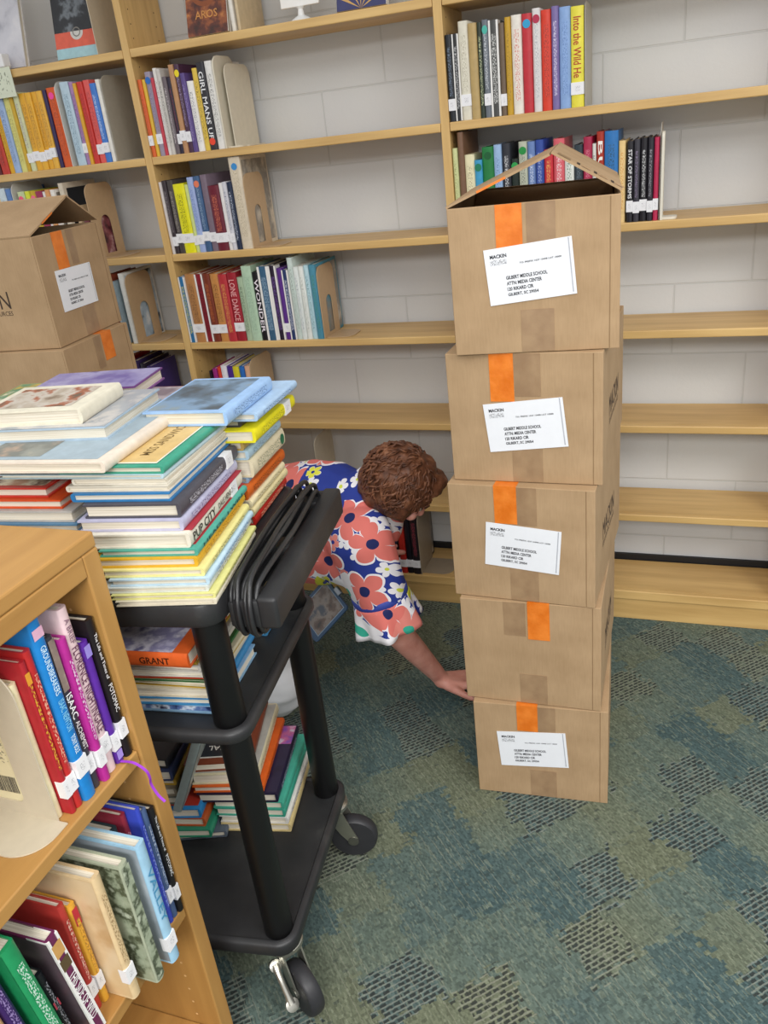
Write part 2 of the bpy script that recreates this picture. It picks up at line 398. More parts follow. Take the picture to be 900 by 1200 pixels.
# ================================================================ books on the wall shelves
ROWS={'LT1':(1.4695,[(-0.6073, -0.5575, 0.207, '5a1a22', 'dark maroon', {}), (-0.5575, -0.5267, 0.195, 'c0392b', 'brick red', {'k': '1a1a1a'}), (-0.5267, -0.5053, 0.209, 'd9a520', 'golden yellow', {'k': '6b4a10'}), (-0.5053, -0.4791, 0.212, '9db4d8', 'pale blue', {'k': '3b4f7a'}), (-0.4791, -0.4537, 0.214, 'd8d27c', 'pale yellow', {'k': '8a8040'}), (-0.4537, -0.4399, 0.214, 'c9a22a', 'mustard', {}), (-0.4399, -0.4195, 0.222, 'cfd3a8', 'faded multicoloured', {'k': '7a4a8a', 'st': 1}), (-0.4195, -0.3939, 0.217, 'e3aa2e', 'amber yellow', {'k': '7a3a10', 'st': 1}), (-0.3939, -0.3702, 0.216, 'e5ad33', 'dark-lettered yellow', {'k': '7a3a10', 'st': 1}), (-0.3702, -0.349, 0.216, 'e0a52a', 'yellow', {'k': '7a3a10', 'st': 1}), (-0.349, -0.3274, 0.216, 'e6b040', 'rightmost yellow', {'k': '7a3a10', 'st': 1}), (-0.3274, -0.3134, 0.216, '2f2350', 'thin dark purple', {}), (-0.3134, -0.2787, 0.22, 'd5591f', 'orange', {'k': '7a1f10', 'dot': 'f0469a'}), (-0.2586, -0.2266, 0.229, 'b5cbd8', 'light blue', {'k': '4a6a80'}), (-0.2266, -0.2108, 0.226, 'a77fae', 'lilac', {'k': '5a2a6a', 'st': 1}), (-0.2108, -0.1983, 0.221, 'dba52c', 'thin yellow', {}), (-0.1983, -0.177, 0.223, 'c8352e', 'red', {'k': '7a1010'}), (-0.177, -0.1535, 0.225, 'dd5a55', 'coral red', {'k': '8a1a2a', 'st': 1}), (-0.1535, -0.1324, 0.214, '3f78c8', 'bright blue', {'k': 'd8e4f4', 'st': 1}), (-0.1324, -0.1169, 0.222, 'e6e2da', 'white', {})]),
'LT2':(1.1902,[(-0.6734, -0.6453, 0.239, 'c7cdc3', 'pale grey green', {'k': '70806a'}), (-0.6453, -0.6209, 0.24, 'd8cfa6', 'cream', {'k': '807040'}), (-0.6209, -0.5966, 0.24, 'dccb8e', 'straw yellow', {'k': '80702a'}), (-0.5966, -0.569, 0.24, 'c9d6dc', 'pale blue', {'k': '3a4a5a'}), (-0.569, -0.5471, 0.236, '5b7fb8', 'mid blue', {}), (-0.5198, -0.4928, 0.224, 'c4d0a0', 'pale green', {'dot': 'ec5a7a'}), (-0.4928, -0.4739, 0.223, 'd9dd3a', 'lime yellow', {}), (-0.4739, -0.4505, 0.222, 'c8a828', 'old gold', {'dot': 'f06a8a'}), (-0.4505, -0.424, 0.22, '9a2b52', 'raspberry', {}), (-0.424, -0.4107, 0.217, 'e6e0dc', 'thin white', {}), (-0.4107, -0.393, 0.222, 'd79a62', 'tan orange', {}), (-0.393, -0.3746, 0.22, 'e8e2da', 'white', {'k': 'b04040'})]),
'CT1':(1.4695,[(-0.0237, -0.0085, 0.204, 'd9622b', 'orange', {'k': 'a03010', 'st': 1}), (-0.0085, 0.0039, 0.203, 'e0b53a', 'thin yellow', {}), (0.0039, 0.0258, 0.221, '9b90a2', 'lavender grey', {'k': '60506a', 'st': 1, 'dot': '2a6ab8', 'dt': 1}), (0.0258, 0.037, 0.204, 'c03a4a', 'thin pink red', {}), (0.037, 0.0514, 0.227, 'e0dcd6', 'white', {'k': '8a7a80'}), (0.0514, 0.0662, 0.223, 'c9c4bd', 'pale grey', {'k': '4a4a4a'}), (0.0662, 0.082, 0.202, '6a5f64', 'grey photo covered', {'k': 'd0c8c8'}), (0.082, 0.0967, 0.199, '2b2438', 'dark navy', {'k': '80303a', 'st': 1}), (0.0967, 0.1156, 0.229, 'b8895f', 'tan', {'st': 1}), (0.1156, 0.1343, 0.228, '4a2c44', 'plum brown', {'k': 'a090b0', 'st': 1, 'dot': 'e8d020'}), (0.1343, 0.1518, 0.204, '5a4684', 'purple', {'k': 'a090c0'}), (0.1518, 0.1755, 0.182, 'ece9e4', 'white', {'k': '5a5a70'}), (0.1755, 0.1959, 0.212, 'e2c04a', 'yellow and cream', {'k': '5a4a20'}), (0.1959, 0.2233, 0.223, '2d2b30', 'black', {'text': 'GIRL MANS UP', 'ink': 'e8e8e8', 'dot': 'e8452a', 'db': 1}), (0.2233, 0.25, 0.224, 'e6e3dd', 'white', {'k': '4a4a4a'})]),
'CT2':(1.1902,[(0.0055, 0.0155, 0.209, 'd8d0cc', 'thin white', {}), (0.0155, 0.0311, 0.212, '3a3136', 'charcoal', {'k': '9a9298', 'st': 1}), (0.0311, 0.0532, 0.211, '4a4442', 'dark grey brown', {'k': 'b0a8a0', 'st': 1}), (0.0532, 0.0927, 0.199, 'e8e21e', 'bright lemon yellow', {'k': '20301a', 'st': 1}), (0.0927, 0.1069, 0.195, 'd2dc8c', 'pale lime', {'st': 1}), (0.1069, 0.1286, 0.214, '9fb0da', 'periwinkle', {'k': '5a70a8', 'st': 1}), (0.1286, 0.1501, 0.215, '3f5f86', 'steel blue', {'k': 'a0b4cc', 'st': 1, 'dot': 'e07a5a'}), (0.1501, 0.1737, 0.217, '7a6a78', 'grey mauve', {'st': 1}), (0.1737, 0.2108, 0.185, '6b1f30', 'maroon', {'k': 'd87a5a', 'st': 1}), (0.2108, 0.2256, 0.19, 'e6e2e0', 'thin white', {'st': 1}), (0.2256, 0.2403, 0.192, 'd0cfd6', 'pale grey', {'st': 1, 'k': '506080'}), (0.2403, 0.257, 0.19, '1f2c46', 'navy', {'k': 'c8d0e0'}), (0.257, 0.2954, 0.255, 'd8cbb4', 'wide cream', {'k': 'a89878', 'dot': '3a8ac8', 'dt': 1})]),
'CT3':(0.9119,[(0.0034, 0.0263, 0.208, '2f72a4', 'blue and yellow', {'k': 'f0e040', 'wh': 1}), (0.0263, 0.0616, 0.215, 'b8824e', 'tan patterned', {'k': '3a2420', 'st': 1}), (0.0616, 0.0912, 0.213, '8a1f2e', 'red and black', {'k': '1a1014', 'wh': 1}), (0.0912, 0.1175, 0.213, '7a3524', 'rust brown', {'k': 'c87040', 'st': 1}), (0.1175, 0.1482, 0.211, 'c98b4c', 'orange tan', {'k': '4a2a1a', 'st': 1}), (0.1482, 0.1787, 0.209, 'b8343c', 'red with gold star', {'k': 'e0b060'}), (0.1787, 0.2119, 0.212, '9e2230', 'deep red', {'text': 'LONE DANCE', 'ink': 'e8a8a8', 'st': 1}), (0.2119, 0.2344, 0.196, 'a9bda0', 'narrow green and white', {'k': '203a2a'}), (0.2344, 0.2687, 0.229, 'b3cdb2', 'mint green', {'k': '80a088'}), (0.2687, 0.2923, 0.209, '15131a', 'black', {'text': 'WONDER', 'ink': 'f0e8f0', 'k': '8a3a5a'}), (0.2923, 0.329, 0.225, '39607e', 'slate blue', {'k': 'a0b8cc', 'wh': 1}), (0.329, 0.3544, 0.225, '251c30', 'black and purple', {'k': '7a50a8', 'wh': 1}), (0.3544, 0.3739, 0.216, '5a2d86', 'purple', {'st': 1}), (0.3739, 0.3948, 0.211, '273a66', 'navy blue', {'k': 'e0e4f0', 'wh': 1}), (0.3948, 0.4134, 0.245, 'c9d6cf', 'tall pale mint', {'k': '70807a'}), (0.4134, 0.4305, 0.218, 'dfe4e0', 'white', {'k': '80909a'}), (0.4305, 0.4475, 0.218, 'e6e8e2', 'white', {'k': '909a90'}), (0.4475, 0.4651, 0.22, 'b9d8e0', 'pale aqua', {'k': '3a6a78'}), (0.4651, 0.4876, 0.221, '4a8aa0', 'teal and green', {'k': '3a7a48'})]),
'CT4':(0.6427,[(0.0581, 0.0675, 0.173, '201820', 'black', {}), (0.0691, 0.0864, 0.18, '9a2a7a', 'magenta', {}), (0.0871, 0.1012, 0.184, 'd8402e', 'red', {}), (0.1027, 0.1244, 0.19, 'e8e4ea', 'white', {}), (0.1237, 0.1469, 0.187, '4a2a8a', 'purple', {}), (0.1469, 0.1699, 0.186, 'd8cc30', 'yellow', {}), (0.1699, 0.1882, 0.186, '2a6ab8', 'blue', {}), (0.1882, 0.208, 0.186, 'e0b090', 'peach', {})]),
'RT1':(1.4695,[(0.924, 0.9419, 0.197, '1e2228', 'black', {'k': '7a8aa0', 'st': 1}), (0.9419, 0.9587, 0.197, '2a2a2c', 'black and white', {'k': 'c8c8c8', 'wh': 1}), (0.9587, 0.9847, 0.222, 'ddd8c6', 'cream', {'k': 'a8a088', 'st': 1}), (0.9847, 1.0078, 0.214, 'b79c66', 'tan', {}), (1.0078, 1.0216, 0.213, '2f3a2e', 'black and pale green', {'k': 'c8d0a0'}), (1.0216, 1.038, 0.217, '6a7078', 'grey', {'k': 'd8dce0', 'st': 1, 'dot': '4ab0a0'}), (1.038, 1.0625, 0.214, '4a4a48', 'charcoal with white edge', {'k': 'e0e0dc', 'wh': 1}), (1.0625, 1.0778, 0.205, '6e5c4a', 'grey brown', {'st': 1}), (1.0778, 1.0935, 0.215, 'c49a24', 'mustard', {'k': '8a6a10'}), (1.0935, 1.1202, 0.217, 'e8e2d6', 'white with red letters', {'k': 'c84a3a'}), (1.1202, 1.145, 0.216, 'bf2c36', 'red', {'dot': '2a9ac8', 'dt': 1}), (1.145, 1.1656, 0.224, 'dcd8d6', 'white and grey', {'k': 'a0a0a8', 'dot': 'b02a4a', 'dt': 1}), (1.1656, 1.1908, 0.218, 'd83c26', 'orange red', {'k': '8a2010'}), (1.1908, 1.209, 0.222, '7a6aa0', 'lavender patterned', {'k': 'e0dcec'}), (1.209, 1.2368, 0.218, '88a8d8', 'light blue', {'k': '5a7ab0'}), (1.2368, 1.2678, 0.215, 'e6da44', 'yellow', {'text': 'Into the Wild He', 'ink': 'b03a20', 'st': 1})]),
'RT2':(1.1902,[(0.9247, 0.9391, 0.216, 'cfd49a', 'pale yellow green', {'k': '8a9050'}), (0.9418, 0.9588, 0.253, '7a5a44', 'tall brown', {}), (0.9551, 0.9821, 0.197, 'e8e0b8', 'cream', {'k': '9a9070'}), (0.9813, 1.0026, 0.182, '3f9ac4', 'sky blue', {'dot': '1a7a5a', 'dt': 1}), (1.0044, 1.0365, 0.211, '1f7a3e', 'green', {'dot': '0f5a2e', 'dt': 1}), (1.0369, 1.0583, 0.214, '9ab8dc', 'light blue', {'k': '4a6a9a'}), (1.0585, 1.0812, 0.215, '2a2c34', 'black with white capitals', {'k': 'e8e8ea'}), (1.0796, 1.1003, 0.176, '1e2a24', 'black', {'dot': '2a9a4a', 'dt': 1}), (1.1019, 1.1243, 0.215, 'b8bca8', 'grey with green dot', {'k': '3a3a3a', 'dot': '1f8a3e', 'dt': 1}), (1.1243, 1.1452, 0.213, '6a84b8', 'dusty blue', {'k': 'dce4f0'}), (1.1453, 1.1668, 0.215, '2f4a9a', 'royal blue', {'k': 'a8b8e0'}), (1.1662, 1.1896, 0.19, 'c8303a', 'red', {'k': 'e8c060'}), (1.1901, 1.2186, 0.213, 'd8606a', 'pink red', {'k': 'f4e4e4'}), (1.2182, 1.2419, 0.183, 'e0e4dc', 'white', {'k': '2a5a3a'}), (1.2421, 1.2649, 0.194, '2e3a42', 'dark slate', {'k': '6a7a84'}), (1.265, 1.287, 0.21, 'a82448', 'crimson', {'k': 'e08aa0'}), (1.287, 1.2967, 0.193, 'd8d8d0', 'thin white', {'k': '303030'}), (1.2966, 1.3165, 0.219, 'a8301f', 'brick red', {'text': 'BUCK', 'ink': 'f0e8e0'}), (1.3165, 1.3501, 0.218, '2a72b4', 'bright blue', {'k': '1a3a3a'}), (1.3504, 1.3681, 0.193, 'e8c88a', 'cream and orange', {'k': 'd08a30'}), (1.3712, 1.3869, 0.19, '26242a', 'storm titled black', {'text': 'STAR OF STORMS', 'ink': 'f0f0f0', 'st': 1}), (1.3869, 1.4025, 0.193, '3a3840', 'charcoal', {'k': '8a7a9a', 'st': 1}), (1.4025, 1.4206, 0.194, '1e1c22', 'black', {'k': 'd8d8d8', 'st': 1}), (1.4206, 1.4348, 0.194, '2a2830', 'ink black', {'k': '9a98a0', 'st': 1}), (1.4348, 1.4476, 0.193, 'b82a50', 'crimson', {'st': 1})]),
'CB6':(0.1025,[(0.6342, 0.6525, 0.215, '161216', 'black', {'st': 1}), (0.6525, 0.6756, 0.219, 'b0281e', 'red', {'st': 1}), (0.6756, 0.6979, 0.22, '14101a', 'black', {'st': 1}), (0.6979, 0.7243, 0.224, '221a1e', 'dark brown black', {'k': 'a03a4a', 'st': 1})]),
}

NAMES={'LT1':('the upper left shelf','books on the upper left shelf'),
'LT2':('the left shelf behind the open box','books on the left shelf behind the open box'),
'CT1':('the upper middle shelf','books on the upper middle shelf'),
'CT2':('the second middle shelf','books on the second middle shelf'),
'CT3':('the third middle shelf','books on the third middle shelf'),
'CT4':('the low middle shelf','books on the low middle shelf'),
'RT1':('the upper right shelf','books on the upper right shelf'),
'RT2':('the right shelf behind the box flaps','books on the right shelf behind the box flaps'),
'CB6':('the bottom shelf','books on the bottom shelf beyond the woman')}
ENDX={}
for key,(zz,BL) in ROWS.items():
    prev={'LT1':-.9,'LT2':-.9,'RT1':.9265,'RT2':.9265}.get(key,.0128)
    ph,gr=NAMES[key]; n=len(BL)
    for i,(xa,xb,h,c,desc,o) in enumerate(BL):
        t=xb-xa-.0012
        if key=='CT1': t*=.93
        xa=max(xa,prev+.0006)
        o=dict(o)
        if i==0: lab='%s book at the left end of %s'%(desc,ph)
        elif i==n-1: lab='%s book at the right end of %s'%(desc,ph)
        else: lab='%s book between %s and %s on %s'%(desc,BL[i-1][4],BL[i+1][4],ph)
        if len(lab.split())>16:
            lab='%s book right of the %s one on %s'%(desc,BL[i-1][4],ph)
        if len(lab.split())>16:
            lab='%s book on %s'%(desc,ph)
        dep=min(.172,.115+h*.22)
        yy=.004+.006*((i*37)%5)/5
        kw=dict(group=gr,dot=o.get('dot'),dt=o.get('dt',0),db=o.get('db',0),wh=o.get('wh',0),st=o.get('st',0),k=o.get('k'))
        if 'text' in o: kw['title']=o['text']; kw['ink']=o['ink']
        if i>=n-1: kw['pic']=[(.06,.96,.04,.96,art([c,'8a8378','c9c0b0'],12,i))]
        book(t,h,dep,c,TR(xa+t/2,yy,zz+.0006),lab,**kw)
        prev=xa+t
    ENDX[key]=prev
# ---------------------------------------------------------------- bookends
def bookend(x,y,z,h,d,foot,col,label,group,arch=False,footd=None,lean=0,th=.0018,taper=0,name='bookend',mat=None):
    """upright plate across the shelf with a foot running right; arch = window the foot was punched from"""
    M=TR(x,y,z)@Matrix.Rotation(math.radians(lean),4,'Y')
    mt=mat or plain(col,.42,.05)
    r=min(.03,d*.28)
    out=[]
    out+= [(0,0),(d,0)]
    for j in range(7):
        a=j/6*PI/2; out.append((d-taper-r+r*math.cos(a),h-r+r*math.sin(a)))
    for j in range(7):
        a=PI/2+j/6*PI/2; out.append((taper+r+r*math.cos(a),h-r+r*math.sin(a)))
    g=MB()
    if arch:
        aw=d*.36; ah=h*.52; cy=d*.52; zb=h*.05
        inn=[(cy-aw/2,zb),(cy+aw/2,zb)]
        for j in range(13):
            a=j/12*PI; inn.append((cy+aw/2*math.cos(a),zb+ah-aw/2+aw/2*math.sin(a)))
        bm=bmesh.new()
        vo=[bm.verts.new((0,p[0],p[1])) for p in out]; vi=[bm.verts.new((0,p[0],p[1])) for p in inn]
        es=[bm.edges.new((vo[i],vo[(i+1)%len(vo)])) for i in range(len(vo))]+[bm.edges.new((vi[i],vi[(i+1)%len(vi)])) for i in range(len(vi))]
        bmesh.ops.triangle_fill(bm,use_beauty=True,use_dissolve=False,edges=es)
        bmesh.ops.recalc_face_normals(bm,faces=bm.faces)
        ex=bmesh.ops.extrude_face_region(bm,geom=bm.faces[:])
        for v in ex['geom']:
            if isinstance(v,bmesh.types.BMVert): v.co.x+=th
        bmesh.ops.recalc_face_normals(bm,faces=bm.faces)
        g.bm(bm)
    else:
        P=Matrix(((0,0,1,0),(1,0,0,0),(0,1,0,0),(0,0,0,1)))
        g.prism(out,0,th,P)
    root=g.build(name,mt,None,M)
    tag(root,label,'bookend',group)
    f=MB(); fd=footd or d*.8; y0=(d-fd)/2; rr=min(fd*.3,foot*.45)
    pr=[(0,y0),(foot-rr,y0)]+[(foot-rr+rr*math.sin(a*PI/12),y0+rr-rr*math.cos(a*PI/12)) for a in range(1,7)]+[(foot-rr+rr*math.cos(a*PI/12),y0+fd-rr+rr*math.sin(a*PI/12)) for a in range(0,6)]+[(foot-rr,y0+fd),(0,y0+fd)]
    f.prism(pr,0.0,th); fo=f.build('foot',mt,root)
    return root
K1='c3a57f'; BE='d8d0bc'
bookend(-.2775,.004,ZS[1]+.0006,.235,.165,.001,'d6d3cb','tall white bookend splitting the yellow and light blue books, upper left shelf','plain bookends')
bookend(max(ENDX['LT1'],-.113)+.002,.004,ZS[1]+.0006,.232,.17,.08,'a9a294','grey bookend at right end of the upper left shelf','plain bookends')
bookend(-.5405,.004,ZS[2]+.0006,.252,.15,.001,'d6d3cb','white bookend splitting the books on the left shelf behind the open box','plain bookends')
x=ENDX['CT1']+.003
bookend(x+.001,.003,ZS[1]+.0006,.236,.118,.045,BE,'large smooth beige bookend next to the books on the upper middle shelf','plain bookends',th=.004)
bookend(x+.018,.03,ZS[1]+.0006,.215,.15,.035,BE,'second beige bookend standing behind the front one on the upper middle shelf','plain bookends',th=.003)
x=ENDX['CT2']+.002
bookend(x,.006,ZS[2]+.0006,.208,.125,.085,K1,'tan bookend with arched window, right end of the second middle shelf','arched window bookends',arch=True)
x=ENDX['CT3']+.002
bookend(x,.006,ZS[3]+.0006,.213,.125,.085,K1,'tan bookend with arched window beside the teal book, third middle shelf','arched window bookends',arch=True)
bookend(ENDX['CT4']+.003,.006,ZS[4]+.0006,.205,.15,.06,'bfa581','tan rounded bookend beside small books on the low middle shelf','plain bookends')
bookend(ENDX['RT2']+.002,.02,ZS[2]+.0006,.224,.13,.001,'c4c0b4','tall thin grey bookend touching the crimson book, right shelf','plain bookends',th=.0012)
bookend(ENDX['RT2']+.006,.006,ZS[2]+.0006,.205,.05,.04,'dcd6c6','narrow cream bookend at right end of the right shelf','plain bookends',th=.006)
bookend(ENDX['RT1']+.002,.01,ZS[1]+.0006,.225,.15,.06,'b9b5a9','grey bookend right of the yellow book on the upper right shelf','plain bookends',th=.0012)
bookend(ENDX['CB6']+.002,.004,ZS[6]+.0006,.215,.13,.1,'9a8a74','tan bookend on the bottom shelf between woman and box stack','plain bookends')
bookend(.395,.006,ZS[5]+.0006,.215,.15,.06,'d0c6b0','pale bookend on the empty low shelf behind the book cart','plain bookends')
# books on the left shelf beside the open box
def stand(x,y,z,a,t,h,d,col,label,group=None,lean=0,**kw):
    M=TR(x,y,z)@Matrix.Rotation(math.radians(a),4,'Z')@Matrix.Rotation(math.radians(lean),4,'Y')
    return book(t,h,d,col,M,label,group=group,**kw)
G='covers facing out beside the open box'
stand(-.352,.012,ZS[2]+.001,0,.018,.236,.165,'d3c7b2','tall cream-edged book with dark cover behind the arched bookend, left shelf',G,pic=[(.10,.99,.03,.93,plain('23272c',.35))])
stand(-.31,.012,ZS[2]+.001,0,.012,.165,.11,'cdb48e','small tan book leaning on the dark covered book, left shelf',G,k='8a7048')
stand(-.28,.006,ZS[2]+.001,0,.02,.14,.13,'6a3038','dark red book low beside the arched bookend, left shelf',G,pic=[(.05,.98,.02,.98,art(['4a2028','8a4a50','c8a0a0'],30,3))])
bookend(-.262,.006,ZS[2]+.0006,.225,.14,.085,K1,'tan bookend with arched window and cutout loop, left shelf behind the boxes','arched window bookends',arch=True)
G='books on the left shelf beside the lower box'
stand(-.262,.006,ZS[3]+.001,0,.022,.225,.16,'8a3a22','rust brown book on the left shelf touching the open box',G)
stand(-.238,.006,ZS[3]+.001,0,.014,.205,.16,'8fa0a8','grey blue book between rust brown and white books, left shelf',G,k='c8d0d4')
stand(-.205,.01,ZS[3]+.001,0,.02,.228,.165,'e2e2dc','white book with eagle picture showing through the bookend window',G,pic=[(.05,.95,.02,.97,art(['dfe3e4','a9bccb','2f3438'],16,5))])
bookend(-.190,.006,ZS[3]+.0006,.222,.14,.085,K1,'tan arched-window bookend in front of the eagle book','arched window bookends',arch=True)
G='slanted books on the low left shelf'
xx=-.30
for i,(t,h,c,k,de) in enumerate([(.022,.20,'d9cdb4',None,'cream'),(.018,.215,'a8202a',None,'dark red'),(.02,.2,'cbbfa8',None,'beige'),(.024,.21,'3a2a5a','a89ac0','dark purple'),(.02,.2,'2a2233',None,'black plum'),(.018,.19,'4a3a78',None,'violet')]):
    stand(xx,.01,ZS[4]+.001,0,t,h,.15,c,'%s book low on the left shelf below the boxes'%de,G,k=k)
    xx+=t+.004
# face-out books and stands on the top shelf
def faceout(x,y,z,a,t,h,w,col,label,pic,tilt=12,**kw):
    """book standing with its front cover to the room"""
    M=TR(x,y,z+.0045,a)@Matrix.Rotation(math.radians(-tilt),4,'X')@Matrix.Rotation(math.radians(-90),4,'Z')@Matrix.Translation((0,0,0))
    return book(t,h,w,col,M,label,pic=pic,**kw)
G='covers displayed on the top shelf'
z=ZS[0]+.001
b1=faceout(-.272,.055,z,6,.02,.235,.15,'e6e2dc','black and coral illustrated book facing out on the top left shelf',
   [(.01,.99,.0,.12,plain('9fc4cc')),(.01,.99,.12,.30,plain('d8604a')),(.01,.99,.30,1.,art(['17181b','1b1c20','222428','6a7076','17181b'],13,2))],group=G)
def disc(parent,name,M,r,mat,r0=0,n=28):
    g=MB()
    if r0: 
        vs=[(r*math.cos(2*PI*j/n),r*math.sin(2*PI*j/n),0) for j in range(n)]+[(r0*math.cos(2*PI*j/n),r0*math.sin(2*PI*j/n),0) for j in range(n)]
        g.add(vs,[(j,(j+1)%n,n+(j+1)%n,n+j) for j in range(n)])
    else: g.add([(r*math.cos(2*PI*j/n),r*math.sin(2*PI*j/n),0) for j in range(n)],[tuple(range(n))])
    return g.build(name,mat,parent,M)
CP=lambda hw,yy,zz,e=.0009: Matrix(((0,0,1,hw+e),(1,0,0,yy),(0,1,0,zz),(0,0,0,1)))
disc(b1,'round_emblem',CP(.01,.075,.068),.021,plain('c9c6c0')); disc(b1,'emblem_mark',CP(.01,.075,.068,.0013),.013,plain('7a7670'),.010)
bookend(-.115,.03,z,.215,.12,.02,'c8bca6','pale bookend right of the coral illustrated book, top left shelf','plain bookends')
b2=faceout(.185,.045,z,0,.018,.235,.13,'e6e0d8','dark book with round gold emblem facing out, top middle shelf',
   [(.02,.99,.0,1.,art(['3a1c14','57281a','8a4a26','b8743a'],26,4))],group=G)
disc(b2,'round_emblem',CP(.009,.062,.118),.048,plain('8a4a28'),.036); disc(b2,'round_emblem',CP(.009,.062,.118),.03,plain('a8a49c')); disc(b2,'emblem_mark',CP(.009,.062,.118,.0013),.017,plain('4a3a34'),.011)
text('cover_title','AROS',.07,.02,plain('c98a4a'),b2,(.0106,.065,.05),(0,1,0),(0,0,1))
stand(.335,.03,z,0,.012,.22,.15,'e2ddd2','thin white book behind the gold emblem book, top middle shelf',G)
stand(.352,.03,z,0,.009,.2,.15,'c9b490','thin tan book at right of the display book, top middle shelf',G)
b3=faceout(.632,.05,z,0,.018,.22,.14,'d8d4cc','purple book with gold rays facing out on the top middle shelf',
   [(.02,.99,.0,1.,plain('3c3f6a'))],group=G)
g=MB()
for a in range(-60,61,30):
    r=math.radians(a); g.add([(.0098,.07,.0),( .0098,.07+.09*math.sin(r-.07),.09*math.cos(r-.07)+.0),(.0098,.07+.09*math.sin(r+.07),.09*math.cos(r+.07))],[(0,1,2)])
g.build('gold_rays',plain('c8a060'),b3)
# small pedestal stand
st=empty('display_stand',TR(.525,.06,z)); tag(st,'small white pedestal sign stand on the top middle shelf','sign stand')
g=MB(); g.lathe([(.03,0),(.03,.004),(.022,.009),(.009,.016),(.007,.03),(.012,.036)],28); g.build('pedestal',plain('e8e8e6',.35,.03),st,None,True)
g=MB(); g.box((-.055,-.004,.036),(.055,.006,.155),bev=.002); g.build('sign_card',plain('eceae6',.4,.03),st)
# far left things of the top shelf
faceout(-.545,.05,z,4,.02,.23,.15,'d9d7d6','pale grey book facing out at the far left end of the top shelf',[(.02,.99,.0,1.,art(['d4d2d6','c6c5cc','9a9aa4'],10,8))],group=G)
sg=MB(); sg.box((-.50,-.0075,ZS[0]-.072),(-.408,-.0065,ZS[0]+.008)); s=sg.build('shelf_sign',plain('d3d8c2',.6,.03)); tag(s,'pale green paper sign hanging over the edge of the top left shelf','sign')
quad('printed_marks',[(-.475,-.0079,ZS[0]-.06),(-.42,-.0079,ZS[0]-.06),(-.42,-.0079,ZS[0]-.005),(-.475,-.0079,ZS[0]-.005)],marks('d3d8c2','6a7058',(120,1,80),.58),s)
g=MB(); g.box((-.49,-.003,ZS[0]+.0085),(-.43,.03,ZS[0]+.045),bev=.004); tag(g.build('white_clip_holder',plain('e6e6e6',.4,.03)),'small white plastic clip holder above the green shelf sign','sign holder')
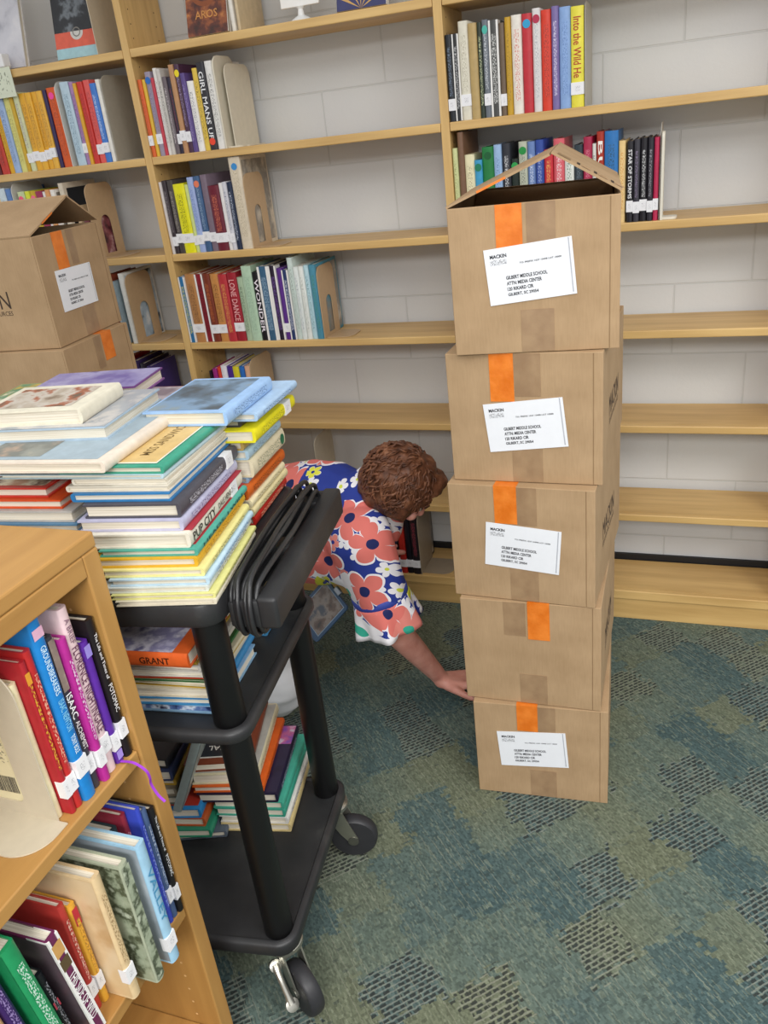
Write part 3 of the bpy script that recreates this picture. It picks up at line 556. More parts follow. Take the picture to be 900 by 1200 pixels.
# ================================================================ cardboard boxes
BW,BD,BH=.30,.385,.2655
def panel(g,pts,th,nrm):
    """a thin sheet: polygon and its offset"""
    n=len(pts); nv=Vector(nrm).normalized()*th
    vs=[Vector(p) for p in pts]; vs+=[p+nv for p in vs]
    g.add(vs,[tuple(range(n)),tuple(range(2*n-1,n-1,-1))]+[(i,(i+1)%n,n+(i+1)%n,n+i) for i in range(n)])
def box(x,y,z,a,label,lab=(.14,.147,4),tapex=.109,tapez=.18,openflaps=False,logo_side='both',clearx=(.135,.185),H=BH,slip=True,backup=False):
    th=.0045; K=kraft(0)
    body=MB(); W,D=BW,BD
    body.box((0,0,0),(W,th,H),bev=.0015); body.box((0,D-th,0),(W,D,H),bev=.0015)
    body.box((0,th+.0003,0),(th,D-th-.0003,H),bev=.0015); body.box((W-th,th+.0003,0),(W,D-th-.0003,H),bev=.0015)
    body.box((th,th,.0005),(W-th,D-th,.005))
    r=body.build('cardboard_box',K,None,TR(x,y,z,a)); tag(r,label,'box','cardboard shipping boxes')
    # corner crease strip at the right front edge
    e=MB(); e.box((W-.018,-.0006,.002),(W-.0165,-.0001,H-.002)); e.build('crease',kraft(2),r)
    if not openflaps:
        f=MB(); f.box((.001,.001,H-.008),(W/2-.0008,D-.001,H-.004)); f.build('flap',K,r)
        f=MB(); f.box((W/2+.0008,.001,H-.008),(W-.001,D-.001,H-.004)); f.build('flap',K,r)
        f=MB(); f.box((.001,.002,H-.0035),(W-.001,D-.002,H-.0002),bev=.001); 
        f.build('flap',K,r)
    else:
        for s in (0,1):
            hx=0 if s==0 else W; dx=1 if s==0 else -1
            an=math.radians(21 if s==0 else 31); Lf=.196 if s==0 else .135
            cx,cz=math.cos(an)*dx,math.sin(an)
            up=.0 if s==0 else .004
            g=MB(); panel(g,[(hx,.002,H+up),(hx+cx*Lf,.002,H+up+cz*Lf),(hx+cx*Lf,D-.002,H+up+cz*Lf),(hx,D-.002,H+up)],.004,(-cz*dx,0,abs(cx)))
            fl=g.build('flap',K,r)
            q=lambda al,yy,o=.0046:(hx+cx*al-cz*dx*o,yy,H+up+cz*al+abs(cx)*o)
            if s==1:
                quad('printed_mark',[q(.125,.006),q(.125,.05),q(.10,.05),q(.10,.006)],kraft(2),fl)
                for al in (.088,.055,.022):   # slots and printed blocks on the flap
                    quad('slot',[q(al,.012),q(al,.055),q(al-.006,.055),q(al-.006,.012)],plain('3a2c1e',.9),fl)
                    quad('printed_mark',[q(al-.009,.015),q(al-.009,.05),q(al-.026,.05),q(al-.026,.015)],marks_kraft(),fl)
            else:
                quad('orange_tape',[q(.06,-.0006,.0001),q(.06,-.0006,.0042),q(.115,-.0006,.0042),q(.115,-.0006,.0001)],tape_orange(),fl)
        for s in (0,1):   # short inner flaps folded down inside
            y0=0.005 if s==0 else D-.005; dy=1 if s==0 else -1
            ze=H-.05 if not (backup and s==1) else H+.062
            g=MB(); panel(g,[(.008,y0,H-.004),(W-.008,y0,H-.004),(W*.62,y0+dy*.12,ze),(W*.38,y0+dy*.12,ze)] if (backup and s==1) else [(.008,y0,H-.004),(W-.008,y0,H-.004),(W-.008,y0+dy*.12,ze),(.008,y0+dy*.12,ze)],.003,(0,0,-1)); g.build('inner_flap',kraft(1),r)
    # tape
    g=MB(); g.box((tapex-.0235,-.0011,tapez),(tapex+.0235,-.0004,H)); g.build('orange_tape',tape_orange(),r)
    if not openflaps:
        g=MB(); g.box((tapex-.0235,-.0011,H-.0001),(tapex+.0235,D*.99,H+.0004)); g.build('orange_tape',tape_orange(),r)
    g=MB(); g.box((clearx[0],-.0008,H-.085),(clearx[1],-.0001,H-.001)); g.build('clear_tape',clear_tape(),r)
    g=MB(); g.box((.125,-.0008,0.002),(.185,-.0001,.08)); g.build('clear_tape',clear_tape(),r)
    if lab:
        cx,cz,la=lab; w,h=.156,.100
        R_=Matrix.Translation((cx,-.0012,cz))@Matrix.Rotation(math.radians(-la),4,'Y')
        g=MB(); g.box((-w/2,-.0006,-h/2),(w/2,.0004,h/2)); l=g.build('shipping_label',plain('e9ebf0',.4,.02),r,R_)
        ink=plain('2a2a30',.6,.02); X=(1,0,0); Z=(0,0,1); e=-.0009
        text('label_logo','MACKIN',.030,.0066,ink,l,(-w*.34,e,h*.36),X,Z,bold=.035)
        quad('label_print',[(-w*.44,e,h*.21),(-w*.25,e,h*.21),(-w*.25,e,h*.30),(-w*.44,e,h*.30)],marks('e9ebf0','55555c',(500,1,600),.5),l)
        text('label_print','TO: PREFIX 1037 10498 LOT 10000',.074,.0032,ink,l,(w*.13,e,h*.19),X,Z,bold=.02)
        for i,s in enumerate(('GILBERT MIDDLE SCHOOL','ATTN: MEDIA CENTER','120 RIKARD CIR','GILBERT, SC 29054')):
            ww=(.074,.063,.047,.055)[i]
            text('label_print',s,ww,.0066,ink,l,(-w*.28+ww/2,e,-h*.04-i*.0102),X,Z,bold=.03)
        quad('label_edge_line',[(w*.455,e,-h*.46),(w*.468,e,-h*.46),(w*.468,e,h*.49),(w*.455,e,h*.49)],plain('b4b6be'),l)
    ink=plain('3d3028',.8,.05)
    for s in ('left','right'):
        if logo_side not in (s,'both'): continue
        xf=-.0004 if s=='left' else W+.0004; X=(0,-1,0) if s=='left' else (0,1,0)
        text('box_logo','MACKIN',.17,.042,ink,r,(xf,D/2 - (.0 if s=='left' else 0),H*.47),X,(0,0,1),bold=.0)
        text('box_logo','EDUCATIONAL RESOURCES',.17,.011,ink,r,(xf,D/2,H*.35),X,(0,0,1),bold=0)
    return r
def marks_kraft():
    return marks('b6926a','6a5238',(60,200,60),.60,rough=.8)
box(1.108,-.815,0,4,'lowest cardboard box of the tall stack, standing on the carpet',(.132,.142,4),.122,.194,logo_side='right')
box(1.091,-.799,.2665,.8,'unlabelled cardboard box with only orange tape, second from the floor',None,.170,.174,logo_side='right',clearx=(.095,.142))
box(1.079,-.785,.533,-2.5,'middle cardboard box of the tall stack, label tilting down to the right',(.153,.128,-4),.121,.182,logo_side='right')
box(1.09,-.766,.7995,-1,'fourth cardboard box of the tall stack, beneath the open one',(.153,.122,6),.110,.17,logo_side='right')
box(1.118,-.783,1.066,6,'topmost cardboard box of the tall stack with its flaps half open',(.144,.147,5),.109,.19,True,'right',(.14,.19),slip=False)
# left pile, seen above the cart; it stands on the carpet
for i,(dx,dy,a) in enumerate([(.0,-.01,95),(.01,.0,96),(-.005,-.005,94)]):
    box(.078+dx,-.655+dy,.2665*i,a,['bottom cardboard box of the left pile, standing behind the cart','second box of the left pile, behind the book cart','third box of the left pile, hidden behind the book cart'][i],None,.109,.18,logo_side='left')
box(.087,-.663,.7995,94.3,'closed cardboard box beneath the open left box, behind the book piles',None,.19,.194,logo_side='left',clearx=(.13,.16))
box(.068,-.645,1.066,95.8,'open cardboard box with address label at the left edge, behind the cart',(.131,.126,-1),.100,.177,True,'left',(.14,.17),backup=True)
# ================================================================ near bookcase
BX0,BX1,BY0,BY1,BZ=.53,.83,-2.45,-1.53,1.05
bc=empty('low_bookcase',TR(BX1,BY1,0)); tag(bc,'low honey-coloured wooden bookcase in the left foreground holding tall books','bookcase')
Dp=BX1-BX0; Ln=BY1-BY0
w2y=wood('by','a4783f','b98c4e',1); w2z=wood('bz','a4783f','b98c4e',2)
g=MB(); g.box((-Dp,-Ln,BZ-.022),(0,0,BZ),bev=.003); g.build('top_board',w2y,bc)
g=MB(); g.box((-.02,-Ln+.02,BZ-.052),(0,-.0305,BZ-.0225),bev=.002); g.build('front_rail',w2y,bc)
for yy in (0,-Ln+.03):
    g=MB(); g.box((-Dp,yy-.03,0),(0,yy,BZ-.0225),bev=.0025); p=g.build('side_panel',w2z,bc)
    if yy==0:
        h=MB()
        for xx in (-.045,-.24):
            for i in range(26): 
                z=.12+i*.033; h.add([(xx+.0025*math.cos(a*PI/3),yy-.0304,z+.0025*math.sin(a*PI/3)) for a in range(6)],[tuple(range(6))])
        h.build('pin_holes',plain('e0b880',.7),p)
for z in (.715,.40,.095):
    g=MB(); g.box((-Dp+.005,-Ln+.0305,z-.022),(-.004,-.0305,z),bev=.002); g.build('shelf',w2y,bc)
g=MB(); g.box((-.03,-Ln+.0305,0.001),(-.01,-.0305,.0725)); g.build('kick_board',w2y,bc)
g=MB(); g.box((-Dp,-Ln+.0305,.07),(-Dp+.0045,-.0305,BZ-.03)); g.build('back_panel',w2z,bc)
def nb(ya,yb,x,z,h,d,col,label,group,lean=0,**kw):
    """book on the near bookcase, spine towards +X, between ya and yb"""
    t=yb-ya
    M=TR(x,(ya+yb)/2,z)@Matrix.Rotation(math.radians(90),4,'Z')@Matrix.Rotation(math.radians(lean),4,'Y')
    return book(t,h,d,col,M,label,group=group,**kw)
G='tall books on the upper shelf of the near bookcase'; z=.7156
nb(-1.5765,-1.5625,.822,z,.225,.17,'1c1518','black book against the near bookcase side panel, upper shelf',G,title=[('The Life and Times of',.58,.90,'e8e4e4',.38),('POTOMAC',.34,.54,'e8e4e4',.55)],st=1)
nb(-1.5915,-1.5785,.818,z,.200,.16,'5b2a9a','shiny purple book between the black and pale pink ones, upper shelf',G,st=1,spine=[(.88,.97,'9a8ad8'),(.03,.1,'a890e0')])
nb(-1.6115,-1.5945,.817,z,.262,.17,'e6c9cc','pale pink Nightingale biography with tall lettering, upper shelf',G,title=[('A BRIEF',.80,.94,'8a6a7a',.5),('FLORENCE NIGHTINGALE',.26,.78,'6a4058',.75)],st=1)
nb(-1.6255,-1.6135,.821,z,.228,.165,'b02a8c','magenta and black book left of the pink biography, upper shelf',G,k='f0e0f0',st=1)
nb(-1.6405,-1.6285,.815,z,.240,.17,'3a3840','grey book with a face on its jacket, near bookcase upper shelf',G,title=[('ISAAC',.48,.64,'f0f0f0',.85),('ALCHEMIST',.27,.46,'e8e0e0',.6)],st=1,spine=[(.66,.98,art(['b8a89a','8a7a70','4a4440'],20,6))])
nb(-1.6625,-1.6425,.819,z,.278,.18,'1e7fc8','tall bright blue book sticking out of the upper shelf',G,title=[('GROUNDBREAKERS',.60,.86,'d0ecfa',.45),('ISAAC NEWTON',.40,.57,'8ad0f0',.5),('TONY BOLE',.27,.37,'e0f4fc',.4)],st=1,spine=[(.9,.95,'e0b0c8')])
nb(-1.6765,-1.6645,.814,z,.244,.16,'b82a2a','red book beside the tall bright blue one, upper shelf',G,k='f0c0a0',st=1)
nb(-1.6865,-1.6775,.814,z,.236,.16,'a8242c','second red book with yellow-black lettering, next to the bookend',G,k='e8c030',st=1,spine=[(.86,.93,'e09a30')])
nb(-1.6985,-1.6875,.800,z,.21,.2,'e6dcb4','cream backed book behind the beige bookend, barcode showing',G)
# big beige bookend with window, facing the camera
be=MB()
Pm=Matrix(((1,0,0,0),(0,0,1,0),(0,1,0,0),(0,0,0,1)))  # outline x,z ; extrude y
def rrect(x0,z0,x1,z1,r,n=6,bl=True):
    o=[]
    for (cx,cz,a0,on) in ((x1-r,z0+r,-90,bl),(x1-r,z1-r,0,True),(x0+r,z1-r,90,True),(x0+r,z0+r,180,bl)):
        if on:
            for j in range(n+1):
                a=math.radians(a0+90*j/n); o.append((cx+r*math.cos(a),cz+r*math.sin(a)))
        else: o.append((cx+(r if a0==-90 else -r),cz-r))
    return o
oo=rrect(-.24,0,0,.24,.05,8,False); ii=rrect(-.235+.04,.022,-.045,.175,.012,5)
bm=bmesh.new()
vo=[bm.verts.new((p[0],0,p[1])) for p in oo]; vi=[bm.verts.new((p[0],0,p[1])) for p in ii]
es=[bm.edges.new((vo[i],vo[(i+1)%len(vo)])) for i in range(len(vo))]+[bm.edges.new((vi[i],vi[(i+1)%len(vi)])) for i in range(len(vi))]
bmesh.ops.triangle_fill(bm,use_beauty=True,edges=es); ex=bmesh.ops.extrude_face_region(bm,geom=bm.faces[:])
for v in ex['geom']:
    if isinstance(v,bmesh.types.BMVert): v.co.y+=.002
be.bm(bm); bmat=plain('c8bda6',.4,.05)
beo=be.build('bookend',bmat,None,TR(.803,-1.702,.7156)); tag(beo,'large beige bookend with rounded corners on the near bookcase upper shelf','bookend')
f=MB(); pr=rrect(-.24,-.062,.016,0.0,.045,8); pr=[(x_,min(y_,.0)) for x_,y_ in pr]
pr=[(-.22,0),(-.22,-.06)]+[(-.03+.045*math.cos(math.radians(a)),-.02+.045*math.sin(math.radians(a))-.0) for a in range(-90,1,10)]+[(.015,0)]
f.prism(pr,.0,.002); f.build('foot',bmat,beo)
ca=MB(); ca.box((-.225,.0022,.018),(-.035,.0026,.182)); cd=ca.build('barcode_card',plain('e6dcb4',.5,.03),beo)
quad('printed_text',[(-.19,.0018,.085),(-.05,.0018,.085),(-.05,.0018,.165),(-.19,.0018,.165)],marks('e6dcb4','6a6450',(160,1,300),.56),cd)
g=MB()
random.seed(3); xx=-.085
while xx<-.05:
    w=random.choice((.0006,.001,.0016)); g.add([(xx,.0017,.035),(xx+w,.0017,.035),(xx+w,.0017,.062),(xx,.0017,.062)],[(0,1,2,3)]); xx+=w+random.choice((.0007,.0012))
g.build('barcode',plain('55504a'),cd)
# lower shelf
G='books on the lower shelf of the near bookcase'; z=.4006
L2=[(-1.5725,-1.5625,.829,.213,.16,'1c1a1c','black book with white lettering against the side panel, lower shelf',dict(title=[('The Life and Times of',.60,.92,'e8e8e8',.45),('POTOMAC',.36,.56,'e8e8e8',.6)],st=1)),
(-1.5845,-1.5735,.825,.220,.16,'4a5f86','grey blue book between black and violet blue books, lower shelf',dict(k='c8d4e8',st=1)),
(-1.5945,-1.5855,.825,.232,.17,'3a4ab8','violet blue book with white top edge, lower shelf of near bookcase',dict(k='a0b0e8')),
(-1.6055,-1.5955,.806,.228,.15,'8a2838','maroon book between violet blue and dark teal books, lower shelf',dict(k='d8a0a8')),
(-1.6215,-1.6065,.795,.210,.15,'2e444a','dark teal book with orange inner edge, lower shelf',dict(st=1)),
(-1.6325,-1.6225,.775,.195,.15,'a8a8a8','small grey white book recessed beside the plastic-jacketed book',dict()),
(-1.6535,-1.6345,.867,.232,.21,'9cc4dc','light blue plastic-jacketed book sticking far out of the lower shelf',dict(title=[('VALLEY',.35,.80,'4a90b8',.6)],st=1)),
(-1.6645,-1.6565,.800,.20,.15,'c4bcc0','pale lavender album with layered edges, lower shelf',dict()),
(-1.6860,-1.6690,.862,.230,.20,'a4ab94','grey green botanical patterned book jutting out of the lower shelf',dict(spine=[(.02,.98,art(['aab29c','9aa48c','4a5240','b8c0aa'],40,7))])),
(-1.6975,-1.6870,.80,.215,.17,'26282a','dark grey book behind the tan map book, lower shelf',dict()),
(-1.7165,-1.7000,.843,.236,.19,'d8bd92','tan map-covered book jutting out of the lower shelf',dict(k='8a6a40',st=1)),
(-1.7310,-1.7200,.803,.192,.13,'e0a83a','yellow and orange book right of the tan map book\'s left side, lower shelf',dict(k='8a5a20',st=1,spine=[(.80,.96,'b82a3a')])),
(-1.7440,-1.7330,.800,.205,.14,'b23a34','red book between yellow and white books, lower shelf',dict(k='e8d0c0',st=1)),
(-1.7735,-1.7555,.822,.208,.17,'6a2a50','thick white and purple novel with large spine lettering, lower shelf',dict(wh=1,title=[('THIS SIDE OF WILD',.16,.64,'f4f0f0',.74)],spine=[(.82,.94,'c89a5a'),(.69,.79,'5a4a30')])),
(-1.7900,-1.7790,.795,.15,.13,'1c2024','short black book left of the white purple novel, lower shelf',dict(k='b0b0b8',spine=[(.5,.6,'c84a5a')])),
(-1.8230,-1.8010,.817,.255,.16,'23905a','bright green book near the left edge, lower shelf',dict(spine=[(.06,.3,'b8ccc0')],k='e0f0e8')),
(-1.8480,-1.8300,.80,.26,.16,'3c2260','dark purple book left of the bright green one, lower shelf',dict(k='a890c8')),
(-1.8640,-1.8500,.80,.225,.15,'c09468','tan brown book between purple and coral books, lower shelf',dict(k='6a4a28')),
(-1.8820,-1.8660,.80,.215,.15,'cc5a4a','coral red book at the left edge of the lower shelf',dict(k='f0c0b0')),
(-1.9000,-1.8850,.80,.21,.15,'d8d4cc','off-white book leftmost on the lower shelf',dict(k='8a8a8a'))]
for (a,b,xf,h,d,c,lab,kw) in L2:
    if b<-1.75: kw['lean']=-5
    nb(a,b,xf,z,h,d,c,lab,G,**kw)
def ncover(objs,sub,mt,marg=.02):
    for o in objs:
        if o.get('label','').startswith(sub):
            pg=[v.co for v in o.data.vertices]; x0=min(v.x for v in pg); d=max(v.y for v in pg); h=max(v.z for v in pg)
            quad('back_cover_picture',[(x0-.0004,d*marg,h*marg),(x0-.0004,d*(1-marg),h*marg),(x0-.0004,d*(1-marg),h*(1-marg)),(x0-.0004,d*marg,h*(1-marg))],mt,o)
A=list(C.objects)
ncover(A,'grey green bot',art(['a9b19b','98a28a','4c543f','b6beaa'],34,9)); ncover(A,'tan map',art(['d4b88c','ddc49c','c4a070'],9,4))
ncover(A,'light blue plastic',art(['8a939a','a3adb6','c4cdd4'],7,2)); ncover(A,'thick white and purple',art(['3a2c34','5a4a52','6e2a4a'],9,3)); ncover(A,'bright green',plain('1f8a54',.35))
# purple ribbon bookmark
g=MB(); kp=[Vector(q_) for q_ in [(.818,-1.588,.7185),(.838,-1.586,.7175),(.852,-1.583,.704),(.853,-1.580,.688),(.849,-1.577,.672),(.855,-1.576,.652),(.864,-1.575,.640)]]
pts=[]
for i in range(len(kp)-1):
    p0,p1,p2,p3=kp[max(i-1,0)],kp[i],kp[i+1],kp[min(i+2,len(kp)-1)]
    for s_ in range(6):
        t=s_/6; pts.append(.5*((2*p1)+(p2-p0)*t+(2*p0-5*p1+4*p2-p3)*t*t+(3*p1-p0-3*p2+p3)*t*t*t))
vs=[];fs=[]
for i,p_ in enumerate(pts):
    vs+=[(p_[0],p_[1]-.002,p_[2]),(p_[0]+.0005,p_[1]+.002,p_[2])]
    if i: fs.append((2*i-2,2*i-1,2*i+1,2*i))
g.add(vs,fs); rb=g.build('ribbon_bookmark',plain('a040c8',.35)); md=rb.modifiers.new('s','SOLIDIFY'); md.thickness=.0006
tag(rb,'thin purple ribbon bookmark hanging from the shiny purple book over the shelf','bookmark')
# ================================================================ utility cart
cart=empty('utility_cart',TR(.93,-1.45,0,8)); tag(cart,'black plastic three-shelf utility cart loaded with piles of books','cart')
BP=blackplastic(.45); BPs=blackplastic(.3)
CL,CWd=.61,.42
def rpoly(x0,y0,x1,y1,r,n=7):
    o=[]
    for cx,cy,a0 in ((x1-r,y0+r,-90),(x1-r,y1-r,0),(x0+r,y1-r,90),(x0+r,y0+r,180)):
        for j in range(n+1):
            a=math.radians(a0+90*j/n); o.append((cx+r*math.cos(a),cy+r*math.sin(a)))
    return o
def tray(z0,z1,name,lip=.005,dz=.0):
    g=MB(); o=rpoly(-CL,0,0,CWd,.036); i1=rpoly(-CL+.004,.004,-.004,CWd-.004,.032); i2=rpoly(-CL+.011,.011,-.011,CWd-.011,.027); i3=rpoly(-CL+.014,.014,-.014,CWd-.014,.024)
    n=len(o); rings=[[(x,y,z0+.004) for x,y in i1],[(x,y,z0+.01) for x,y in o],[(x,y,z1-.006) for x,y in o],[(x*.999,y,z1-.001) for x,y in i1],[(x,y,z1) for x,y in i2],[(x,y,z1-lip) for x,y in i3]]
    vs=[p for R in rings for p in R]; fs=[]
    for k in range(len(rings)-1):
        for j in range(n): fs.append((k*n+j,k*n+(j+1)%n,(k+1)*n+(j+1)%n,(k+1)*n+j))
    fs.append(tuple((len(rings)-1)*n+j for j in range(n))); fs.append(tuple(range(n-1,-1,-1)))
    g.add(vs,fs); return g.build(name,BP,cart,None,True,50)
T1,T2,T3=.8985,.6635,.1885
tray(T1-.045,T1,'top_tray',.001); tray(T2-.024,T2+.004,'middle_tray',.004); tray(T3-.032,T3+.004,'bottom_tray',.004)
for px_ in (-.038,-CL+.038):
    for py_ in (.04,CWd-.04):
        g=MB()
        for (a,b) in ((T3-.001,T2-.022),(T2-.001,T1-.043)):
            g.lathe([(.024,a),(.026,a+.004),(.0255,b),(.0255,b+.001)],28,Matrix.Translation((px_,py_,0)))
        g.build('post',plain('101011',.42,.1,.35),cart,None,True,50)
# handle block at the right end of the top tray, with two cut-outs
g=MB(); hz0,hz1=T1-.060,T1-.012
g.box((.0,.035,hz0),(.012,CWd-.03,hz1-.006),bev=.004)
g.box((.046,.03,hz0),(.078,CWd+.0,hz1+.004),bev=.006,seg=3)
for a,b in ((.03,.075),(.195,.235),(CWd-.055,CWd+.0)): g.box((.010,a,hz0+.002),(.052,b,hz1),bev=.005)
hd=g.build('push_handle',BP,cart,None,True,40)
g=MB(); g.box((.004,.07,hz0+.002),(.05,CWd-.05,hz0+.008)); g.build('storage_tray',blackplastic(.6),hd)
g=MB(); g.box((.018,.085,hz0+.0085),(.032,.15,hz0+.011)); g.build('paper_slip',plain('c9b27a',.6),hd,Matrix.Rotation(.0,4,'Z'))
# casters
def caster(x,y,ang,brake):
    M=TR(x,y,0,ang); c=MB()
    c.lathe([(.030,.140),(.033,.143),(.033,.151),(.026,.1560)],28)
    c.box((-.022,-.019,.128),(.022,.019,.141),bev=.002)
    for s in (-1,1):
        P=Matrix(((1,0,0,0),(0,0,1,s*.0185-.0015),(0,1,0,0),(0,0,0,1)))
        c.prism([(-.02,.135),(.02,.135),(.047,.06),(.043,.046),(.03,.046),(.010,.074)],0,.003,P)
    f=c.build('caster_fork',plain('a9a79c',.3,.08,.5,.85),cart,M,True,35)
    w=MB(); P=Matrix.Translation((.036,0,.0535))@Matrix.Rotation(PI/2,4,'X')
    w.lathe([(.014,-.0155),(.040,-.015),(.048,-.0145),(.0515,-.011),(.053,-.004),(.053,.004),(.0515,.011),(.048,.0145),(.040,.015),(.014,.0155)],40,P)
    w.build('wheel',plain('2e2e31',.45,.1),f,None,True,40)
    h=MB(); h.lathe([(.008,-.022),(.012,-.0215),(.012,.0215),(.008,.022)],16,P); h.build('axle',plain('77776f',.35,.1,.5,.8),f)
    if brake:
        b=MB(); b.tube([(.0,-.030,.104),(.014,-.033,.098),(.028,-.034,.082),(.038,-.034,.066),(.046,-.034,.052)],[.009,.006,.0055,.006,.009],10)
        b.lathe([(.006,-.006),(.0115,-.004),(.0115,.004),(.006,.006)],16,Matrix.Translation((.0,-.030,.104))@Matrix.Rotation(.9,4,'Y'))
        b.lathe([(.006,-.006),(.0125,-.004),(.0125,.004),(.006,.006)],16,Matrix.Translation((.048,-.034,.050))@Matrix.Rotation(.9,4,'Y'))
        b.build('brake_lever',plain('b8b6ac',.28,.05,.5,.8),f,None,True,40)
caster(-.036,.048,-40,True); caster(-.03,CWd-.035,8,False); caster(-CL+.045,.045,30,False); caster(-CL+.045,CWd-.045,160,False)
# power cord looped lengthwise around the handle cleats
cm=blackplastic(.35); random.seed(5)
cd=MB(); zt=T1-.002
for k in range(7):
    xo=.004+.0068*k+random.uniform(-.001,.001); y0=.055+random.uniform(-.006,.004)-.006*(k%3); y1=CWd-.02+random.uniform(-.02,.01)-.012*(k%2)
    w=random.uniform(-.008,.012); lift=.004*(k%3)
    top=[(xo+w*.3,y0+.02,zt+.008+lift),(xo+w*.8,y0+.12,zt+.012+lift),(xo+w,(y0+y1)/2,zt+.013+lift),(xo+w*.6,y1-.08,zt+.012+lift),(xo,y1-.01,zt+.008+lift)]
    end=[(xo-.002,y1+.012,zt-.012),(xo-.002,y1+.012,zt-.05),(xo,y1-.005,hz0-.008)]
    bot=[(xo,y1-.1,hz0-.012),(xo,y0+.1,hz0-.012),(xo+.001,y0+.01,hz0-.014),(xo+.001,y0-.012,hz0-.004),(xo+.001,y0-.016,zt-.03),(xo,y0-.006,zt-.004)]
    pts=[Vector(p) for p in top+end+bot]; m=len(pts); P=[]
    for i in range(m):   # closed catmull-rom
        p0,p1,p2,p3=pts[i-1],pts[i],pts[(i+1)%m],pts[(i+2)%m]
        for s_ in range(5):
            t=s_/5; P.append(.5*((2*p1)+(p2-p0)*t+(2*p0-5*p1+4*p2-p3)*t*t+(3*p1-p0-3*p2+p3)*t*t*t))
    cd.tube(P,.0042,8,closed=True)
o=cd.build('power_cord',cm,None,TR(.93,-1.45,0,8),True,80); tag(o,'black power cord looped many times around the handle end of the cart','power cord')
# ================================================================ piles on the cart
# near right pile on the top tray
G='picture books in the near right pile on the cart'
A1='c4b79a'
SR=[(.0085,'dad2bc','a89a70','thin cream book, bottom of the near right pile on the top tray',{}),
(.0075,'d9d68a','8a8a40','thin white book with yellow spine, second from the bottom of the near right pile',{}),
(.009,'d2d6cf','5a5a5a','pale grey book beneath the light blue spine in the near right pile',{}),
(.011,'b9d3e2','3a6aa0','light blue book under the pale yellow one in the near right pile',{}),
(.012,'e4dc92','7a7430','pale yellow book under the mustard one in the near right pile',{}),
(.0145,'dba92c','8a4a1a','mustard yellow book just beneath the teal spine, near right pile',{}),
(.010,'4fa391',None,'teal book under the red and cream one, near right pile',dict(title='HEADS, I WIN',ink='1f4a48')),
(.022,'e2dccb',None,'cream spined book with bold black letters and red boards, near right pile',dict(title=[('PUP CITY',.56,.95,'2a2622',.6),('DALE HENSON',.18,.50,'6a6258',.4)],st=1,hard='a8303a')),
(.0175,'b7b6cf','4a4a80','lavender spined book above the red and cream one, near right pile',{}),
(.021,'4c4a52','c8c8d0','thick dark grey book in the near right pile',dict(st=1)),
(.013,'2f78b0',None,'white-paged book with bright blue boards, above the dark grey one',{}),
(.009,'d9d2c2',None,'cream book lying above the blue-edged book, near right pile',{}),
(.009,'e2dccd',None,'pale ivory book under the wide light blue one, near right pile',{})]
z=.90; zs_=z
for i,(t,c,k,lab,o) in enumerate(SR):
    f=(z-.9)/.17
    cx=.934+(.856-.934)*min(f,1)*1.0; cy=-1.449+(-1.400+1.449)*min(f,1); rot=12-6*min(f,1)
    dx=.004*math.sin(i*2.3); 
    o=dict(o); hard=o.pop('hard',None)
    fn=flatR if i>=10 else flat
    b_=fn((cx+dx,cy),z,rot,t,.208+.006*((i*5)%4)/3+.022*f,.150+.012*((i*7)%3)/2,c,lab,group=G,k=k,**o)
    if hard:
        x0=t/2; g=MB()
        for s in (-1,1): g.box((s*x0-.0001 if s>0 else -x0-.0012, -.0006,-.0005),(x0+.0012 if s>0 else -x0+.0001,.148,.213))
        g.build('board',plain(hard),b_)
    z+=t+.0004
ztop=z
# wide light blue and teal-cover books
b_=flat((.862,-1.406),ztop,5,.0065,.232,.27,'b8d0d8','wide thin light blue book stretching across the top of both piles',group=G); ztop+=.0069
b_=flat((.864,-1.404),ztop,5,.011,.222,.17,'3f9a80','teal covered book with tan title panel, seen upside down on top of the pile',group=G,
   pic=[(.10,.96,.06,.94,plain('d8b878',.35,.1)),(.085,.975,.04,.06,plain('ece8d8',.4)),(.085,.975,.94,.96,plain('ece8d8',.4)),(.085,.1,.04,.96,plain('ece8d8',.4))])
for i,(s,w) in enumerate((("WATCHING GUS",.10),("GUS & SNOWMAN",.12))):
    pass
text('cover_title',"MISS SANDWICH",.012*11,.016,plain('7a6030'),b_,(.0061,.052,.115),(0,0,-1),(0,1,0))
ztc=ztop+.0114
# far right pile
G='picture books in the far right pile on the cart'
SB=[(.015,'b8281f','f0c8a0','red book, bottom of the far right pile beside the power cord',{}),
(.014,'ddd0a0','7a6a30','cream book directly above the red one, far right pile',{}),
(.013,'e2d6ae','8a7a40','second cream book, beneath the orange one, far right pile',{}),
(.019,'c9601f','4a2010','orange brown book in the far right pile',{}),
(.009,'8aa4bd',None,'thin blue grey book above the orange one, far right pile',{}),
(.029,'ded3b4','5a6a4a','thick cream book with green spine dot, far right pile',dict(dot='1f6a4a',db=1,st=0)),
(.015,'aac6d6','4a6a80','pale blue book under the tan one, far right pile',{}),
(.016,'bfa05c','6a5020','tan book just beneath the yellow spine, far right pile',{}),
(.020,'e3d820','8a8a10','bright yellow spined book sticking out of the far right pile',dict(st=1)),
(.011,'3a3a42',None,'thin dark book squeezed above the yellow spine, far right pile',{}),
(.013,'a8c4e0','4a74a8','light blue script-titled book sticking out under the ship book',{}),
(.022,'9dbfe6','4a6a9a','light blue book with a ship picture cover, top of the far right pile',dict(pic=[(.12,.97,.05,.95,art(['4a5258','5f7282','7f9cb8','8a9aa2','b0bcc4'],9,12))]))]
